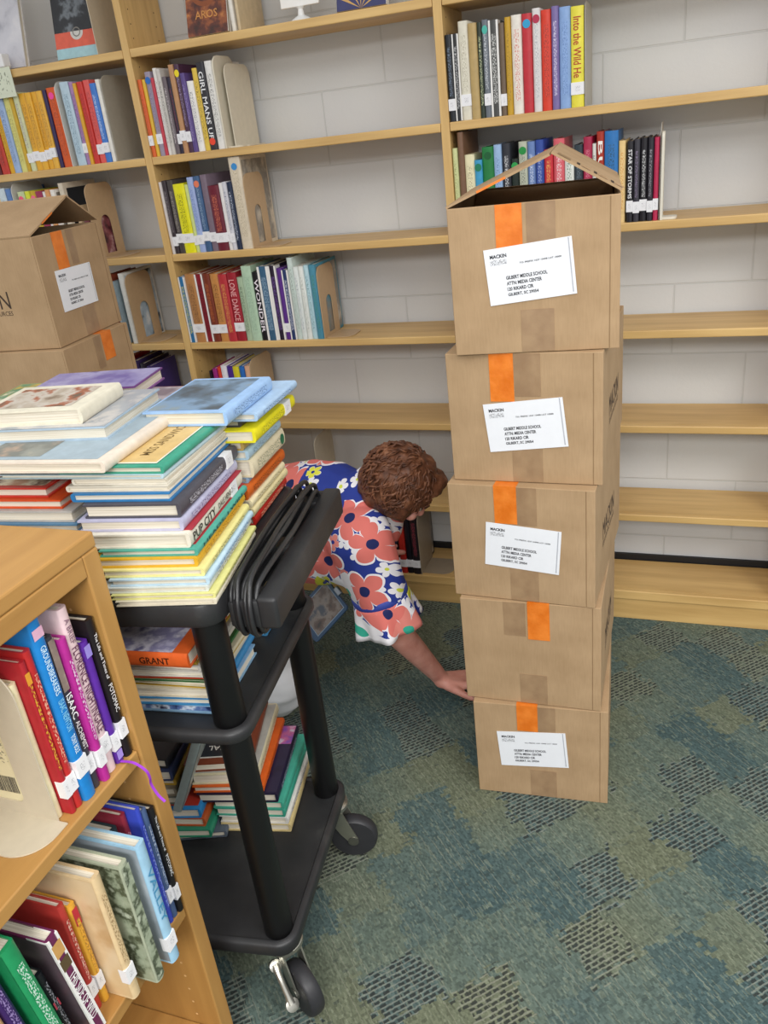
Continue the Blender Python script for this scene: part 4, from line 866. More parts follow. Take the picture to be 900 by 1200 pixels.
z=.90; OFF=[(.874,-1.215),(.874,-1.215),(.872,-1.214),(.868,-1.214),(.860,-1.216),(.872,-1.214),(.868,-1.214),(.862,-1.214),(.892,-1.222),(.862,-1.22),(.897,-1.224),(.879,-1.234)]
OFF=[(x,y+(.006 if i<4 else .03 if i<9 else .040)) for i,(x,y) in enumerate(OFF)]; OFF[11]=(.879,-1.244)
tot=sum(a[0]+.0004 for a in SB[:11]); sc_=.1885/tot
for i,(t,c,k,lab,o) in enumerate(SB):
    t*=sc_; cx,cy=OFF[i]
    h_=[.17,.175,.17,.18,.17,.18,.18,.175,.17,.19,.19,.182][i]; h_={8:.185,9:.165,10:.178}.get(i,h_); d_=.15 if i<9 else (.15,.15,.145)[i-9]
    rt=[8,7,7,6,7,6,6,5,5,3,4,4][i]
    h_=.155 if 5<=i<8 else h_; flat((cx,cy),z,rt,t,h_,d_,c,lab,group=G,k=k,**o); z+=t+.0004
zB=z
# left pile, partly behind the bookcase
G='books in the left pile on the cart'
SL=[(.016,'8a8f98',None,'grey book at the bottom of the left pile on the top tray',.205,-.002),
(.012,'5a6488',None,'slate blue book low in the left pile on the top tray',.2,.006),
(.014,'b8b0a2',None,'stone coloured book low in the left pile on the top tray',.2,-.005),
(.012,'3a3a48',None,'dark book in the left pile, seen between pile and bookcase',.2,.002),
(.012,'3a86bc',None,'bright blue thin book in the left pile, seen between pile and bookcase',.2,-.01),
(.010,'c8a070',None,'tan thin book in the left pile, seen between pile and bookcase',.2,-.014),
(.012,'5a86a8',None,'dusty blue book in the left pile beneath the grey one',.2,-.018),
(.016,'b9b6b0',None,'light grey book beneath the orange board book, left pile',.205,-.02),
(.013,'d8501f',None,'orange board book beneath the red picture book, left pile',.21,-.035),
(.014,'c8382c',None,'red picture book with story cover, left pile',.21,-.055),
]
z=.90; zl=(.155)/sum(a[0]+.0004 for a in SL)
for i,(t,c,k,lab,h,dx) in enumerate(SL):
    t*=zl*.96
    cx=.757+dx-.010*i*.55; cy=-1.458+.0055*i
    pc=[(.05,.95,.04,.93,art(['b88a6a','d8ccb0','6a4a3a','c9b894'],22,6))] if i==len(SL)-1 else None
    # spines to the left: use mirrored placement
    a=math.radians(8-i*.3); lz=Vector((-math.sin(a),math.cos(a),0)); ly=Vector((math.cos(a),math.sin(a),0)); lx=Vector((0,0,1))
    d=.15
    o=Vector((cx,cy,z+t/2))-ly*d
    M=Matrix(((lx.x,ly.x,lz.x,o.x),(lx.y,ly.y,lz.y,o.y),(lx.z,ly.z,lz.z,o.z),(0,0,0,1)))
    book(t,h,d,c,M,lab,group=G,pic=pc); z+=t+.0004
zL=z
# back left pile (supports the purple books)
G='books in the back left pile on the cart'
z=.90
for i,(t,c,lab) in enumerate([(.031,'6a6e78','thick grey book at the bottom of the back left pile'),(.029,'40566e','navy book low in the back left pile'),(.031,'8a7a6a','taupe book in the back left pile'),(.031,'46506a','slate book in the back left pile'),(.029,'9a9aa2','silver grey book in the back left pile'),(.0241,'b8b0a8','pale taupe book in the back left pile')]):
    flat((.708+.003*math.sin(i),-1.19),z,6,t,.19,.2,c,lab,group=G); z+=t+.0004
zC=z
G='loose books crowning the piles on the cart'
flatR((.736,-1.195),zC,3,.0195,.13,.15,'9a3a4a','maroon edged book with grey cover between the purple and ship books',group=G,pic=[(.02,.98,.02,.98,art(['9a8e94','b3a9ae','7d7078'],14,4))])
flatR((.645,-1.142),zC+.0205,10,.022,.12,.21,'7a4a8a','purple glossy book at the back of the piles near the left boxes',group=G,pic=[(.01,.99,.01,.99,art(['6f63a0','8c84b4','a49ec4','62548c'],14,7))])
flat((.500,-1.215),z+.0005,8,.018,.13,.12,'b89ab0','pinkish lavender book at the far left back of the piles',group=G,pic=[(.03,.99,.02,.98,art(['b8a8b4','9a8aa4','c8b8c4'],10,9))])
b_=flat((.792,-1.434),ztc,5,.016,.227,.235,'e0d4c4','cream picture book with a grey and blue photo cover, left of the teal one',group=G,
   pic=[(.07,.96,.05,.95,plain('9fb0ba')),(.50,.93,.10,.90,art(['d8c8a8','8a8c84','6e706a','b89a84'],12,3))])
z2=ztc+.0164
b_=flatR((.738,-1.350),z2,8,.020,.185,.205,'a9bccb','pale grey blue hardback beneath the small cream book, top of left piles',group=G,pic=[(.01,.99,.01,.99,art(['b4b2b0','a2a6ac','c4c0bc','8f969e'],16,11))])
b_=flat((.694,-1.340),z2+.0204,9,.024,.132,.175,'e0dac6','small cream hardback with a food picture cover, highest on the left',group=G,pic=[(.14,.93,.12,.88,art(['8a7a6a','b8ac9c','c8c0b4','a4644a','6a5c50'],22,13))])
b_=flat((.522,-1.205),zC+.019,8,.018,.12,.14,'8a9a6a','green and yellow picture book at the far left edge of the piles',group=G,pic=[(.05,.95,.05,.95,art(['c8a850','5a8a6a','d8d0b0'],22,15))])
# middle tray
G='books on the middle tray of the cart'
SM=[(.020,'8fb8d8',None,'light blue book with photo strip, bottom of the middle tray pile',dict(spine=[])),
(.014,'3a86bc',None,'mid blue book in the middle tray pile',{}),
(.017,'d9d0b8',None,'cream book above the mid blue one, middle tray',{}),
(.006,'c9a426',None,'thin yellow book, middle tray pile',{}),
(.008,'dcd2b4',None,'thin cream book, under the green one on the middle tray',{}),
(.005,'2f6a36',None,'thin green book, middle tray pile',{}),
(.006,'c2442e',None,'thin red book, middle tray pile',{}),
(.010,'ddd8cc',None,'white book right above the thin red one, middle tray',{}),
(.012,'c4c0b8',None,'greyish white book below the yellow one, middle tray',{}),
(.012,'c9a52c','7a6018','old yellow book directly beneath the orange one, middle tray',{})]
z=.6640
for i,(t,c,k,lab,o) in enumerate(SM):
    t*=1.0; cx=.866-.0012*i+.003*math.sin(i*1.9); cy=-1.411-.001*i+.002*math.cos(i*2.1)
    ln=.235 if i>1 else .24
    if i in(0,9):
        b_=flat_near((cx,cy-.004),z,7,t,.21,.17,c,lab,group=G)
        if i==0:
            quad('photo_strip',[(-t*.05,-.0004,.004),(t*.38,-.0004,.004),(t*.38,-.0004,.2),(-t*.05,-.0004,.2)],art(['1f2f5a','5a74a8','c8d4e4','2a2a4a'],34,3),b_)
    else: flat((cx,cy),z,7+2*math.sin(i*1.3),t,.19+.01*(i%3),.16,c,lab,group=G)
    z+=t+.0003
b_=flat_near((.858,-1.447),z,6,.026,.21,.145,'d8602a','orange book with dark lettering on its spine, topmost on the middle tray',group=G,pic=[(.03,.95,.12,.97,art(['b8b4cc','8a86a8','d4d0dc','6a668c'],22,4))])
text('spine_title','GRANT',.05,.012,plain('3a1a10'),b_,(0,-.0006,.055),(0,0,-1),(1,0,0))
# second middle pile further back, right edge visible past the post
G='books behind the post on the middle tray'
z=.6640
for i,(t,c,lab) in enumerate([(.022,'4a92c4','blue book nearest the tray edge behind the post, middle tray'),(.018,'e0d8c4','cream book at the back of the middle tray'),(.014,'d8cfae','straw coloured book at the back of the middle tray'),(.012,'2f7a4a','green book at the back of the middle tray'),(.018,'ddd6c8','ivory book at the back of the middle tray'),(.016,'b03a34','red book near the top of the back pile, middle tray'),(.02,'8a6a4a','brown book topmost of the back pile, middle tray')]):
    flat((.842-.002*i,-1.190),z,8,t,.15,.16,c,lab,group=G,k='5a5a5a' if i%2 else None); z+=t+.0003
# bottom tray
G='books in the right pile on the bottom tray'
z=.1890
for i,(t,c,k,lab,h,d,cx,cy,rot) in enumerate([
 (.020,'cfbb84',None,'cream and yellow edged book at the bottom of the right pile, bottom tray',.21,.15,.815,-1.203,12),
 (.018,'e0ddd6','4a4a4a','white and black edged book, second in the right pile, bottom tray',.20,.148,.812,-1.203,11),
 (.020,'3fa088',None,'lower teal book in the right pile, bottom tray',.205,.15,.808,-1.203,11),
 (.020,'46a890',None,'upper teal book in the right pile, bottom tray',.205,.152,.808,-1.203,11),
 (.022,'231f38','b8b0d0','dark navy book with purple picture, jutting left, bottom tray',.21,.17,.800,-1.205,13)]):
    pc=[(.02,.98,.02,.98,art(['1f1c33','2a2744','17152a'],9,2)),(.02,.6,.02,.3,art(['8a5ab8','c86aa0','d8d0e0','3a2a6a'],30,5))] if i==4 else None
    flat((cx,cy),z,rot,t,h,d,c,lab,group=G,k=k,pic=pc); z+=t+.0003
flat((.772,-1.205),z,14,.016,.21,.15,'d8601f','orange spined book under the cream one, right pile on the bottom tray',group=G,k='8a3010'); z+=.0163
flat((.760,-1.20),z,15,.026,.22,.14,'ddd3b0','wide cream hardback beneath the brown one, bottom tray',group=G,k='9a8a5a',pic=[(.02,.98,.02,.98,plain('b9b9b0',.4))]); z+=.0263
b_=flat((.745,-1.192),z,17,.020,.205,.14,'7a3a22','reddish brown book with framed portrait cover, topmost on the bottom tray',group=G,
  pic=[(.10,.90,.10,.92,plain('d8d4cc',.4)),])
quad('cover_panel',[(.0108,.018,.025),(.0108,.122,.025),(.0108,.122,.185),(.0108,.018,.185)],plain('23262e',.35),b_)
quad('portrait',[(.0112,.03,.035),(.0112,.095,.035),(.0112,.095,.13),(.0112,.03,.13)],art(['c8a868','d8bc7c','a8743a'],24,2),b_)
text('cover_title','DIAL',.045,.014,plain('d8d4cc'),b_,(.0112,.075,.16),(0,1,0),(0,0,1))
G='books in the left pile on the bottom tray'
z=.1890
for i,(t,c,lab,cx,cy,rot,h) in enumerate([
 (.016,'5a6470','grey book at the bottom of the left pile, bottom tray',.688,-1.246,19,.2),
 (.020,'2f8a6a','green teal book in the left pile, bottom tray',.668,-1.268,14,.2),
 (.022,'b8562a','orange brown book in the left pile, bottom tray',.655,-1.262,12,.19),
 (.024,'2f86c4','bright blue book with red oval, left pile on the bottom tray',.650,-1.262,14,.19),
 (.020,'7a7a70','olive grey book in the left pile, bottom tray',.606,-1.26,12,.2),
 (.020,'9a8f7c','khaki book in the left pile, bottom tray',.600,-1.258,15,.2),
 (.016,'c8a23a','yellow spotted book in the left pile, bottom tray',.598,-1.25,10,.19),
 (.026,'3a4468','slate blue hardback in the left pile, bottom tray',.598,-1.255,14,.2),
 (.022,'2a2a30','black hardback near the top of the left pile, bottom tray',.590,-1.25,8,.2)]):
    pc=[(.05,.95,.6,.95,plain('b8382a'))] if i==3 else None
    flat((cx,cy),z,rot,t,h,.15,c,lab,group=G,pic=pc); z+=t+.0003
# plastic-covered book slanting down between the two piles
M=Matrix.Translation((.610,-1.285,.278))@Matrix.Rotation(math.radians(14),4,'Z')@Matrix.Rotation(math.radians(24),4,'Y')
book(.018,.19,.12,'8f9a98',M@Matrix.Translation((0,0,.0)),'grey green book in clear jacket leaning between the two bottom tray piles',group=G,pic=[(.02,.98,.02,.98,art(['8f9a94','aab4ae','6f7c78'],22,6))])
# ================================================================ kneeling woman
def tcap(bm,a,b,ra,rb,n=18,m=10):
    """tapered capsule"""
    a=Vector(a);b=Vector(b);d=b-a;l=max(d.length,1e-5);q=Vector((0,0,1)).rotation_difference(d.normalized()).to_matrix().to_4x4()
    prof=[]
    for i in range(m+1):
        t=-PI/2+PI/2*i/m; prof.append((max(ra*math.cos(t),1e-5),ra*math.sin(t)))
    for i in range(m+1):
        t=PI/2*i/m; prof.append((max(rb*math.cos(t),1e-5),l+rb*math.sin(t)))
    rings=[[bm.verts.new((Matrix.Translation(a)@q)@Vector((r*math.cos(2*PI*j/n),r*math.sin(2*PI*j/n),z))) for j in range(n)] for r,z in prof]
    for i in range(len(rings)-1):
        for j in range(n): bm.faces.new((rings[i][j],rings[i][(j+1)%n],rings[i+1][(j+1)%n],rings[i+1][j]))
    bm.faces.new(rings[0][::-1]); bm.faces.new(rings[-1])
def ell(bm,c,r,rot=None,seg=24,rings=16):
    M=Matrix.Translation(c)@(rot or Matrix.Identity(4))@Matrix.Diagonal((r[0],r[1],r[2],1))
    bmesh.ops.create_uvsphere(bm,u_segments=seg,v_segments=rings,radius=1,matrix=M)
def blob(name,bm,mat,parent,vox,smooth=6,M=None,disp=None):
    me=bpy.data.meshes.new(name); bm.to_mesh(me); bm.free()
    o=bpy.data.objects.new(name,me); C.objects.link(o)
    r=o.modifiers.new('r','REMESH'); r.mode='VOXEL'; r.voxel_size=vox; r.use_smooth_shade=True
    s=o.modifiers.new('s','SMOOTH'); s.factor=.5; s.iterations=smooth
    dg=bpy.context.evaluated_depsgraph_get(); me2=bpy.data.meshes.new_from_object(o.evaluated_get(dg))
    bpy.data.objects.remove(o)
    if disp:
        from mathutils import noise as nz
        me2.update(); nn=[v.normal.copy() for v in me2.vertices]
        for v,n_ in zip(me2.vertices,nn): v.co+=n_*disp(v.co,nz)
    me2.name=name; me2.shade_smooth(); me2.materials.clear(); me2.materials.append(mat)
    ob=bpy.data.objects.new(name,me2); C.objects.link(ob)
    if parent: ob.parent=parent
    return ob
def skin_mat():
    m,nt,b=newmat('skin'); n=noise(nt,objco(nt),30,3)
    L(nt,ramp(nt,n,[(.3,rgb('c98878')),(.7,rgb('dca090'))]),b.inputs['Base Color']); b.inputs['Roughness'].default_value=.5
    b.inputs['Subsurface Weight'].default_value=.12; b.inputs['Subsurface Radius'].default_value=(.02,.008,.004); b.inputs['Subsurface Scale'].default_value=.3
    return m
SK=skin_mat()
HC=Vector((.888,-.545,.676)) # head centre
hf=Vector((.55,.42,-.72)).normalized(); hu=Vector((.62,-.02,.50)); hu=(hu-hf*hu.dot(hf)).normalized(); hr=hf.cross(hu).normalized() # face, crown, right
HM=Matrix(((hr.x,hf.x,hu.x,HC.x),(hr.y,hf.y,hu.y,HC.y),(hr.z,hf.z,hu.z,HC.z),(0,0,0,1)))
def H(x,y,z): return HM@(Vector((x,y,z))*.88)
hrot=HM.to_3x3().to_4x4()@Matrix.Scale(.88,4)
bm=bmesh.new()
ell(bm,H(0,-.008,.02),(.074,.088,.088),hrot); ell(bm,H(0,.028,-.045),(.055,.058,.062),hrot); ell(bm,H(0,.055,-.085),(.024,.022,.02),hrot)
tcap(bm,H(0,.088,.0),H(0,.106,-.032),.008,.013,12,5)          # nose
for s in (-1,1):
    ell(bm,H(s*.076,-.005,-.015),(.010,.018,.030),hrot,12,8)     # ears
    ell(bm,H(s*.036,.070,-.030),(.022,.018,.02),hrot,12,8)        # cheeks
ell(bm,H(0,.085,-.058),(.022,.010,.006),hrot,12,8); ell(bm,H(0,.083,-.067),(.019,.010,.006),hrot,12,8)  # lips
nk=Vector((.775,-.535,.615))
tcap(bm,nk,H(0,-.035,-.055),.060,.054)
# trunk under the clothes
tcap(bm,(.33,-.50,.50),(.73,-.54,.58),.12,.092)
SHR=Vector((.808,-.650,.580)); SHL=Vector((.79,-.42,.60))
tcap(bm,SHR,(.74,-.55,.59),.055,.08); tcap(bm,SHL,(.74,-.52,.59),.055,.08)
EL=Vector((.852,-.628,.325)); WR=Vector((.914,-.488,.080))
tcap(bm,SHR,EL,.048,.040); tcap(bm,EL,EL*.55+WR*.45,.040,.034); tcap(bm,EL*.55+WR*.45,WR,.034,.0245)
# left arm reaching in behind the boxes
ELl=Vector((.66,-.30,.36)); WRl=Vector((.625,-.12,.235))
tcap(bm,SHL,ELl,.046,.038); tcap(bm,ELl,WRl,.038,.024)
def hand(bm,W,fd,up,side,curl=.15):
    """palm from the wrist along fd; up = back of the hand; thumb towards side"""
    fd=Vector(fd).normalized(); up=Vector(up); up=(up-fd*up.dot(fd)).normalized(); sd=fd.cross(up).normalized()*side
    P=lambda f,s,u: W+fd*f+sd*s+up*u
    for s,sp in ((-.028,.95),(-.010,1),(.010,1),(.027,.97)):
        tcap(bm,P(.0,s*.45,.002),P(.082*sp,s,.004),.0165,.0125,12,5)
    for s,l in ((-.034,.058),(-.012,.070),(.011,.078),(.033,.070)):
        b0=P(.080,s*.95,.004); k1=P(.080+l*.45,s*1.12,.010); k2=P(.080+l*.75,s*1.18,.002); k3=P(.080+l,s*1.2,-.010)
        tcap(bm,b0,k1,.0100,.0088,10,4); tcap(bm,k1,k2,.0088,.0080,10,4); tcap(bm,k2,k3,.0080,.0070,10,4)
    t0=P(.020,.020,-.002); t1=P(.045,.046,-.002); t2=P(.068,.062,-.006); t3=P(.085,.068,-.010)
    tcap(bm,t0,t1,.0155,.0125,10,4); tcap(bm,t1,t2,.0120,.0100,10,4); tcap(bm,t2,t3,.0100,.0085,10,4)
hand(bm,Vector((.920,-.482,.052)),(.90,.36,-.15),(0,0,1),1)
tcap(bm,WR,(.925,-.48,.052),.0245,.022,12,5)
hand(bm,WRl+Vector((-.005,.02,-.008)),(-.12,.9,-.25),(0,.1,1),1); tcap(bm,WRl,WRl+Vector((-.005,.02,-.008)),.024,.021,12,5)
# legs
HPR=Vector((.30,-.56,.43)); HPL=Vector((.30,-.44,.43)); KR=Vector((.500,-.655,.098)); KL=Vector((.36,-.42,.085))
for h_,k_,an in ((HPR,KR,Vector((.215,-.74,.060))),(HPL,KL,Vector((.235,-.56,.055)))):
    tcap(bm,h_,k_,.085,.058); tcap(bm,k_,an,.055,.036); tcap(bm,an,an+Vector((-.05,0,-.01)),.036,.026)
woman=blob('person',bm,SK,None,.0052,5)
tag(woman,'kneeling woman in floral blouse and white trousers leaning on one hand behind the cart','person')
# face details
for s in (-1,1):
    g=bmesh.new(); ell(g,H(s*.031,.072,.0),(.012,.010,.009),hrot,16,12); me=bpy.data.meshes.new('eye'); g.to_mesh(me); g.free(); link('eye',me,plain('e8e4e0',.2,.02),woman,None,True)
    g=bmesh.new(); ell(g,H(s*.031,.0805,.0),(.0055,.003,.0055),hrot,14,10); me=bpy.data.meshes.new('iris'); g.to_mesh(me); g.free(); link('iris',me,plain('4a3a2a',.2),woman,None,True)
    g=MB(); g.tube([H(s*.016,.088,.020),H(s*.032,.086,.025),H(s*.047,.074,.020)],.0025,6); g.build('eyebrow',plain('5a3d2c',.8),woman)
# blouse fabric: big painted flowers on blue
def floral():
    m,nt,b=newmat('floral_fabric')
    t=nt.nodes.new('ShaderNodeTexCoord'); mp=nt.nodes.new('ShaderNodeMapping'); mp.vector_type='POINT'
    L(nt,t.outputs['Object'],mp.inputs[0]); mp.inputs['Rotation'].default_value=(math.radians(-62),math.radians(0),math.radians(-14))
    col=rgb('2c3c8c'); cur=None
    wv=nt.nodes.new('ShaderNodeVectorMath'); wv.operation='ADD'
    nn=nt.nodes.new('ShaderNodeTexNoise'); nn.inputs['Scale'].default_value=14; L(nt,mp.outputs[0],nn.inputs['Vector'])
    sc=nt.nodes.new('ShaderNodeVectorMath'); sc.operation='SCALE'; sc.inputs['Scale'].default_value=.016; L(nt,nn.outputs['Color'],sc.inputs[0])
    L(nt,mp.outputs[0],wv.inputs[0]); L(nt,sc.outputs[0],wv.inputs[1]); V=wv.outputs[0]
    def layer(prev,scale,off,pet,stops,cen,outline,rmul,ph=0,thr=0.,white=.06):
        mv=nt.nodes.new('ShaderNodeVectorMath'); mv.operation='ADD'; mv.inputs[1].default_value=off; L(nt,V,mv.inputs[0])
        vo=nt.nodes.new('ShaderNodeTexVoronoi'); vo.voronoi_dimensions='2D'; vo.inputs['Scale'].default_value=scale; vo.inputs['Randomness'].default_value=.62
        L(nt,mv.outputs[0],vo.inputs['Vector'])
        sb=nt.nodes.new('ShaderNodeVectorMath'); sb.operation='SUBTRACT'; L(nt,mv.outputs[0],sb.inputs[0]); L(nt,vo.outputs['Position'],sb.inputs[1])
        sp=nt.nodes.new('ShaderNodeSeparateXYZ'); L(nt,sb.outputs[0],sp.inputs[0])
        x,y=sp.outputs[0],sp.outputs[1]
        sc_=nt.nodes.new('ShaderNodeSeparateColor'); L(nt,vo.outputs['Color'],sc_.inputs[0]); r1,r2,r3=sc_.outputs
        an=mth(nt,'ARCTAN2',y,x); an=mth(nt,'ADD',an,mth(nt,'MULTIPLY',r2,6.28))
        rr=mth(nt,'SQRT',mth(nt,'ADD',mth(nt,'MULTIPLY',x,x),mth(nt,'MULTIPLY',y,y))); rr=mth(nt,'MULTIPLY',rr,scale/rmul)
        pe=mth(nt,'ABSOLUTE',mth(nt,'COSINE',mth(nt,'MULTIPLY',an,pet/2)))
        pe=mth(nt,'POWER',pe,.55)
        R=mth(nt,'ADD',mth(nt,'MULTIPLY',pe,.30),.20)
        d=mth(nt,'SUBTRACT',rr,R) # <0 inside
        keep=mth(nt,'GREATER_THAN',r3,thr)
        ol=mth(nt,'MULTIPLY',mth(nt,'LESS_THAN',d,outline),keep)
        inn=mth(nt,'MULTIPLY',mth(nt,'LESS_THAN',d,0.),keep)
        ce=mth(nt,'MULTIPLY',mth(nt,'LESS_THAN',rr,.12),keep)
        fc=ramp(nt,r1,stops,'CONSTANT'); cc=ramp(nt,r1,cen,'CONSTANT')
        c=mixc(nt,ol,prev,rgb('e9e6ea')); c=mixc(nt,inn,c,fc); c=mixc(nt,ce,c,cc)
        return c
    c=layer(col,26,(.3,.7,0),5,[(0.,rgb('e6e4e8')),(.5,rgb('d9d84a')),(.62,rgb('e6e4e8')),(.85,rgb('e2877c'))],[(0.,rgb('c8d04a')),(.5,rgb('27358a'))],.03,1.0,0,.25)
    c=layer(c,10.5,(.12,.05,0),5,[(0.,rgb('d9756c')),(.46,rgb('e6e3e6')),(.62,rgb('dd857a')),(.78,rgb('d6d640')),(.86,rgb('d9756c'))],[(0.,rgb('232a5a')),(.52,rgb('3aa890')),(.66,rgb('232a5a'))],.055,1.08,0,.06)
    L(nt,c,b.inputs['Base Color']); b.inputs['Roughness'].default_value=.75; b.inputs['Specular IOR Level'].default_value=.2
    bump(nt,b,noise(nt,t.outputs['Object'],500,2),.15,.0006)
    return m
FL=floral()
fold=lambda co,nz: .0035*nz.noise(co*14)+.003*nz.noise(Vector((co.x*30,co.y*8,co.z*12)))
bm=bmesh.new()
tcap(bm,(.26,-.50,.48),(.47,-.52,.56),.155,.140); tcap(bm,(.47,-.52,.545),(.66,-.54,.565),.145,.165); tcap(bm,(.66,-.54,.565),(.755,-.545,.585),.165,.125)
tcap(bm,SHR,(.72,-.56,.590),.070,.105); tcap(bm,SHL,(.72,-.51,.59),.068,.105)
bnd=EL+(SHR-EL)*.42
tcap(bm,SHR,bnd,.082,.073); tcap(bm,(.70,-.58,.53),(.80,-.63,.50),.10,.075)
tcap(bm,SHL,ELl,.066,.058)
tcap(bm,(.745,-.535,.605),nk+Vector((.030,-.006,.030)),.10,.078)
blob('blouse',bm,FL,woman,.0055,5,disp=fold)
# sleeve band and flared ruffle
ax=(EL-SHR).normalized(); q=Vector((0,0,1)).rotation_difference(ax).to_matrix().to_4x4(); Mb=Matrix.Translation(bnd)@q
g=MB(); n=48; vs=[];fs=[]
for i,(rr,z_) in enumerate([(.067,-.005),(.0722,-.003),(.0730,.008),(.0722,.019),(.067,.021)]):
    for j in range(n): vs.append((rr*math.cos(2*PI*j/n),rr*math.sin(2*PI*j/n),z_))
for i in range(4):
    for j in range(n): fs.append((i*n+j,i*n+(j+1)%n,(i+1)*n+(j+1)%n,(i+1)*n+j))
g.add(vs,fs); o=g.build('sleeve_band',plain('34459c',.6),woman,Mb,True,80)
g=MB(); n=96; vs=[];fs=[]; K=9
for i in range(K):
    t=i/(K-1)
    for j in range(n):
        a=2*PI*j/n; w=.010*t*math.sin(a*6+.6)+.004*t*math.sin(a*11)
        r_=.072+.014*t**.8+w; vs.append((r_*math.cos(a),r_*math.sin(a),.014+.088*t))
for i in range(K-1):
    for j in range(n): fs.append((i*n+j,i*n+(j+1)%n,(i+1)*n+(j+1)%n,(i+1)*n+j))
g.add(vs,fs); o=g.build('sleeve_ruffle',FL,woman,Mb,True,180)
md=o.modifiers.new('s','SOLIDIFY'); md.thickness=.0012
# collar
g=MB(); ax2=(H(0,-.03,-.05)-nk).normalized(); Mc=Matrix.Translation(nk+ax2*.022)@(Vector((0,0,1)).rotation_difference(ax2).to_matrix().to_4x4())
g.tube([(.070*math.cos(a*PI/16),.070*math.sin(a*PI/16),.0+.004*math.sin(a)) for a in range(32)],.006,8,closed=True); g.build('collar',FL,woman,Mc,True,180)
# trousers
wt,nt_,b_=newmat('white_trousers'); L(nt_,ramp(nt_,noise(nt_,objco(nt_),8,3),[(.3,rgb('c9cacc')),(.7,rgb('dcdcdc'))]),b_.inputs['Base Color']); b_.inputs['Roughness'].default_value=.85
bm=bmesh.new()
tcap(bm,(.22,-.50,.46),(.34,-.505,.47),.150,.135)
for h_,k_,an in ((HPR,KR,Vector((.225,-.735,.068))),(HPL,KL,Vector((.24,-.56,.062)))):
    tcap(bm,h_,k_,.105,.078); tcap(bm,k_,an,.074,.058)
wf=lambda co,nz: .009*nz.noise(Vector((co.x*10+co.z*26,co.y*8,co.z*34)))
blob('trousers',bm,wt,woman,.006,5,disp=wf)
for an in (Vector((.20,-.75,.05)),Vector((.21,-.60,.05))):
    bm=bmesh.new(); tcap(bm,an+Vector((.05,0,.0)),an+Vector((-.05,0,-.012)),.043,.034); tcap(bm,an+Vector((-.05,0,.0)),an+Vector((-.07,0,-.015)),.032,.03)
    blob('shoe',bm,plain('3a3230',.5),woman,.006,4)
# hair
hm,nth,bh=newmat('brown_hair'); nh=noise(nth,objco(nth,(1,1,1)),45,4,.6)
L(nth,ramp(nth,nh,[(.3,rgb('43281c')),(.55,rgb('6e452f')),(.78,rgb('98684a'))]),bh.inputs['Base Color']); bh.inputs['Roughness'].default_value=.5; bh.inputs['Specular IOR Level'].default_value=.35
bm=bmesh.new()
ell(bm,H(0,-.022,.030),(.098,.098,.092),hrot); ell(bm,H(0,-.055,-.035),(.082,.060,.060),hrot)
ell(bm,H(.06,-.01,-.01),(.038,.06,.055),hrot); ell(bm,H(-.06,-.01,-.01),(.038,.06,.055),hrot); ell(bm,H(0,.055,.078),(.055,.03,.03),hrot)
hair=blob('hair',bm,hm,woman,.006,4,disp=lambda co,nz:.010*nz.noise(co*28)+.004*nz.noise(co*70))
random.seed(11); g=MB()
crown=H(.01,-.03,.115)
for i in range(620):
    th=random.uniform(0,2*PI); ph=math.acos(random.uniform(-.72,1))
    if ph>1.25 and math.sin(th)>.15: continue
    pts=[]
    dph=random.uniform(.28,.5); cu=random.uniform(-.5,.9)
    for k_ in range(7):
        t=k_/6; p_=ph+dph*t; a_=th+cu*t*.55
        R_=(1.02+.035*math.sin(PI*t))+.03*random.random()*0+ (.05*t if random.random()<.3 else 0)
        x_=.098*R_*math.sin(p_)*math.cos(a_); y_=.100*R_*math.sin(p_)*math.sin(a_)-.024; z_=.100*R_*math.cos(p_)+.016
        pts.append(H(x_,y_,z_)+Vector([math.sin(k_*1.3+i+q_)*.0022 for q_ in (0,2,4)]))
    w_=random.uniform(.0016,.0036)
    g.tube(pts,[w_*.6,w_,w_,w_,w_*.9,w_*.6,w_*.15],5)
o=g.build('hair_locks',hm,hair,None,True,180)
# lanyard badge
BM_=Matrix.Translation((.675,-.655,.368))@Matrix.Rotation(math.radians(-14),4,'Z')@Matrix.Rotation(math.radians(-28),4,'X')@Matrix.Rotation(math.radians(36),4,'Y')
bdg=empty('badge_holder',BM_)
tag(bdg,'blue-framed clear badge holder hanging below the woman\'s chest','badge holder')
g=MB(); g.prism([(x_,z_) for x_,z_ in rrect(-.052,-.068,.052,.068,.008,4)],-.003,.003,Pm); g.build('frame',plain('2a435e',.3,.05),bdg)
quad('badge_photo',[(-.042,-.0036,-.05),(.042,-.0036,-.05),(.042,-.0036,.058),(-.042,-.0036,.058)],art(['2e2a28','4f4038','6e655e','3a3f48'],26,8,.15),bdg)
quad('inner_border',[(-.044,-.0033,-.052),(.044,-.0033,-.052),(.044,-.0033,.060),(-.044,-.0033,.060)],plain('7a8a9a',.3),bdg)
g=MB(); g.box((-.012,-.006,.066),(.012,.004,.080),bev=.002); g.build('clip',plain('8a8f96',.3,.05,.5,.8),bdg)
iv=BM_.inverted()
g=MB(); g.tube([iv@Vector(p_) for p_ in [(.695,-.655,.452),(.70,-.66,.455),(.735,-.62,.50),(.76,-.60,.53)]],.0035,6); g.build('lanyard',plain('27306a',.7),bdg)
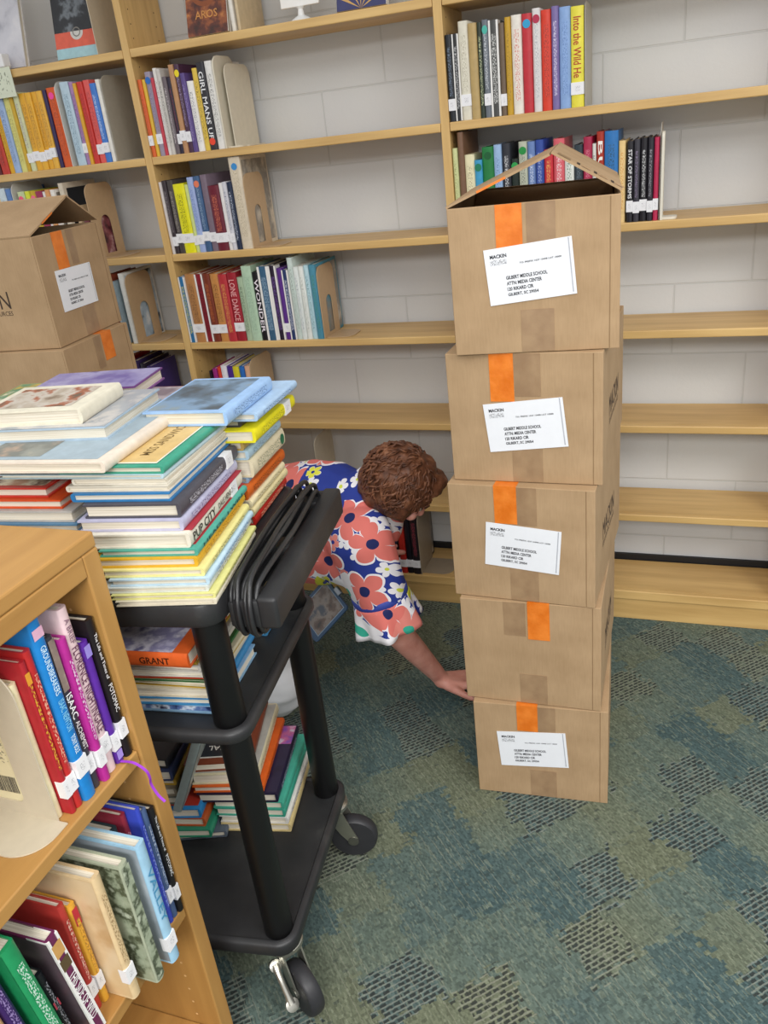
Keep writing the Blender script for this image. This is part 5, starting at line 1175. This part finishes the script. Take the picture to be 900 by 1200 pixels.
# ================================================================ light and camera
def area(name,x,y,z,sx,sy,e,col=(1,.97,.92),rot=(0,0,0)):
    l=bpy.data.lights.new(name,'AREA'); l.shape='RECTANGLE'; l.size=sx; l.size_y=sy; l.energy=e; l.color=col
    o=bpy.data.objects.new(name,l); C.objects.link(o); o.location=(x,y,z); o.rotation_euler=rot; return o
NE=(1,.99,.972)
area('ceiling_light',1.5,-1.9,2.75,1.2,1.2,15,NE)
area('ceiling_light',1.9,-4.4,2.5,1.4,1.4,140,NE)
area('ceiling_light',3.5,-2.6,2.7,1.2,1.2,66,NE)
area('ceiling_light',-.9,-2.8,2.75,1.2,1.2,10,NE)
wd=bpy.data.worlds.new('room_ambient'); SC.world=wd; wd.use_nodes=True
wd.node_tree.nodes['Background'].inputs[0].default_value=(.98,.99,1,1); wd.node_tree.nodes['Background'].inputs[1].default_value=.66
cam=bpy.data.cameras.new('camera'); co=bpy.data.objects.new('camera',cam); C.objects.link(co)
yaw,pitch,roll=0.381411078,-0.433330297,-0.117651071
cy_,sy_=math.cos(yaw),math.sin(yaw)
f_=Vector((-sy_*math.cos(pitch),cy_*math.cos(pitch),math.sin(pitch))); r_=Vector((cy_,sy_,0)); u_=r_.cross(f_)
r2=r_*math.cos(roll)+u_*math.sin(roll); u2=-r_*math.sin(roll)+u_*math.cos(roll)
co.matrix_world=Matrix(((r2.x,u2.x,-f_.x,1.53359),(r2.y,u2.y,-f_.y,-2.28423),(r2.z,u2.z,-f_.z,1.47250),(0,0,0,1)))
cam.sensor_fit='VERTICAL'; cam.sensor_height=36; cam.sensor_width=27; cam.lens=963.718/1200*36; cam.clip_start=.02
SC.camera=co
SC.view_settings.view_transform='Standard'; SC.view_settings.look='None'; SC.view_settings.gamma=1; SC.view_settings.exposure=.14
try: SC.view_settings.use_curve_mapping=False
except Exception: pass
from collections import Counter
dup=[k for k,v in Counter(LABELS).items() if v>1]; lng=[l for l in LABELS if len(l.split())>16 or len(l.split())<4]
import os
if os.environ.get('LBL'): print('LABELS',len(LABELS),'DUP',dup,'LONG',lng)
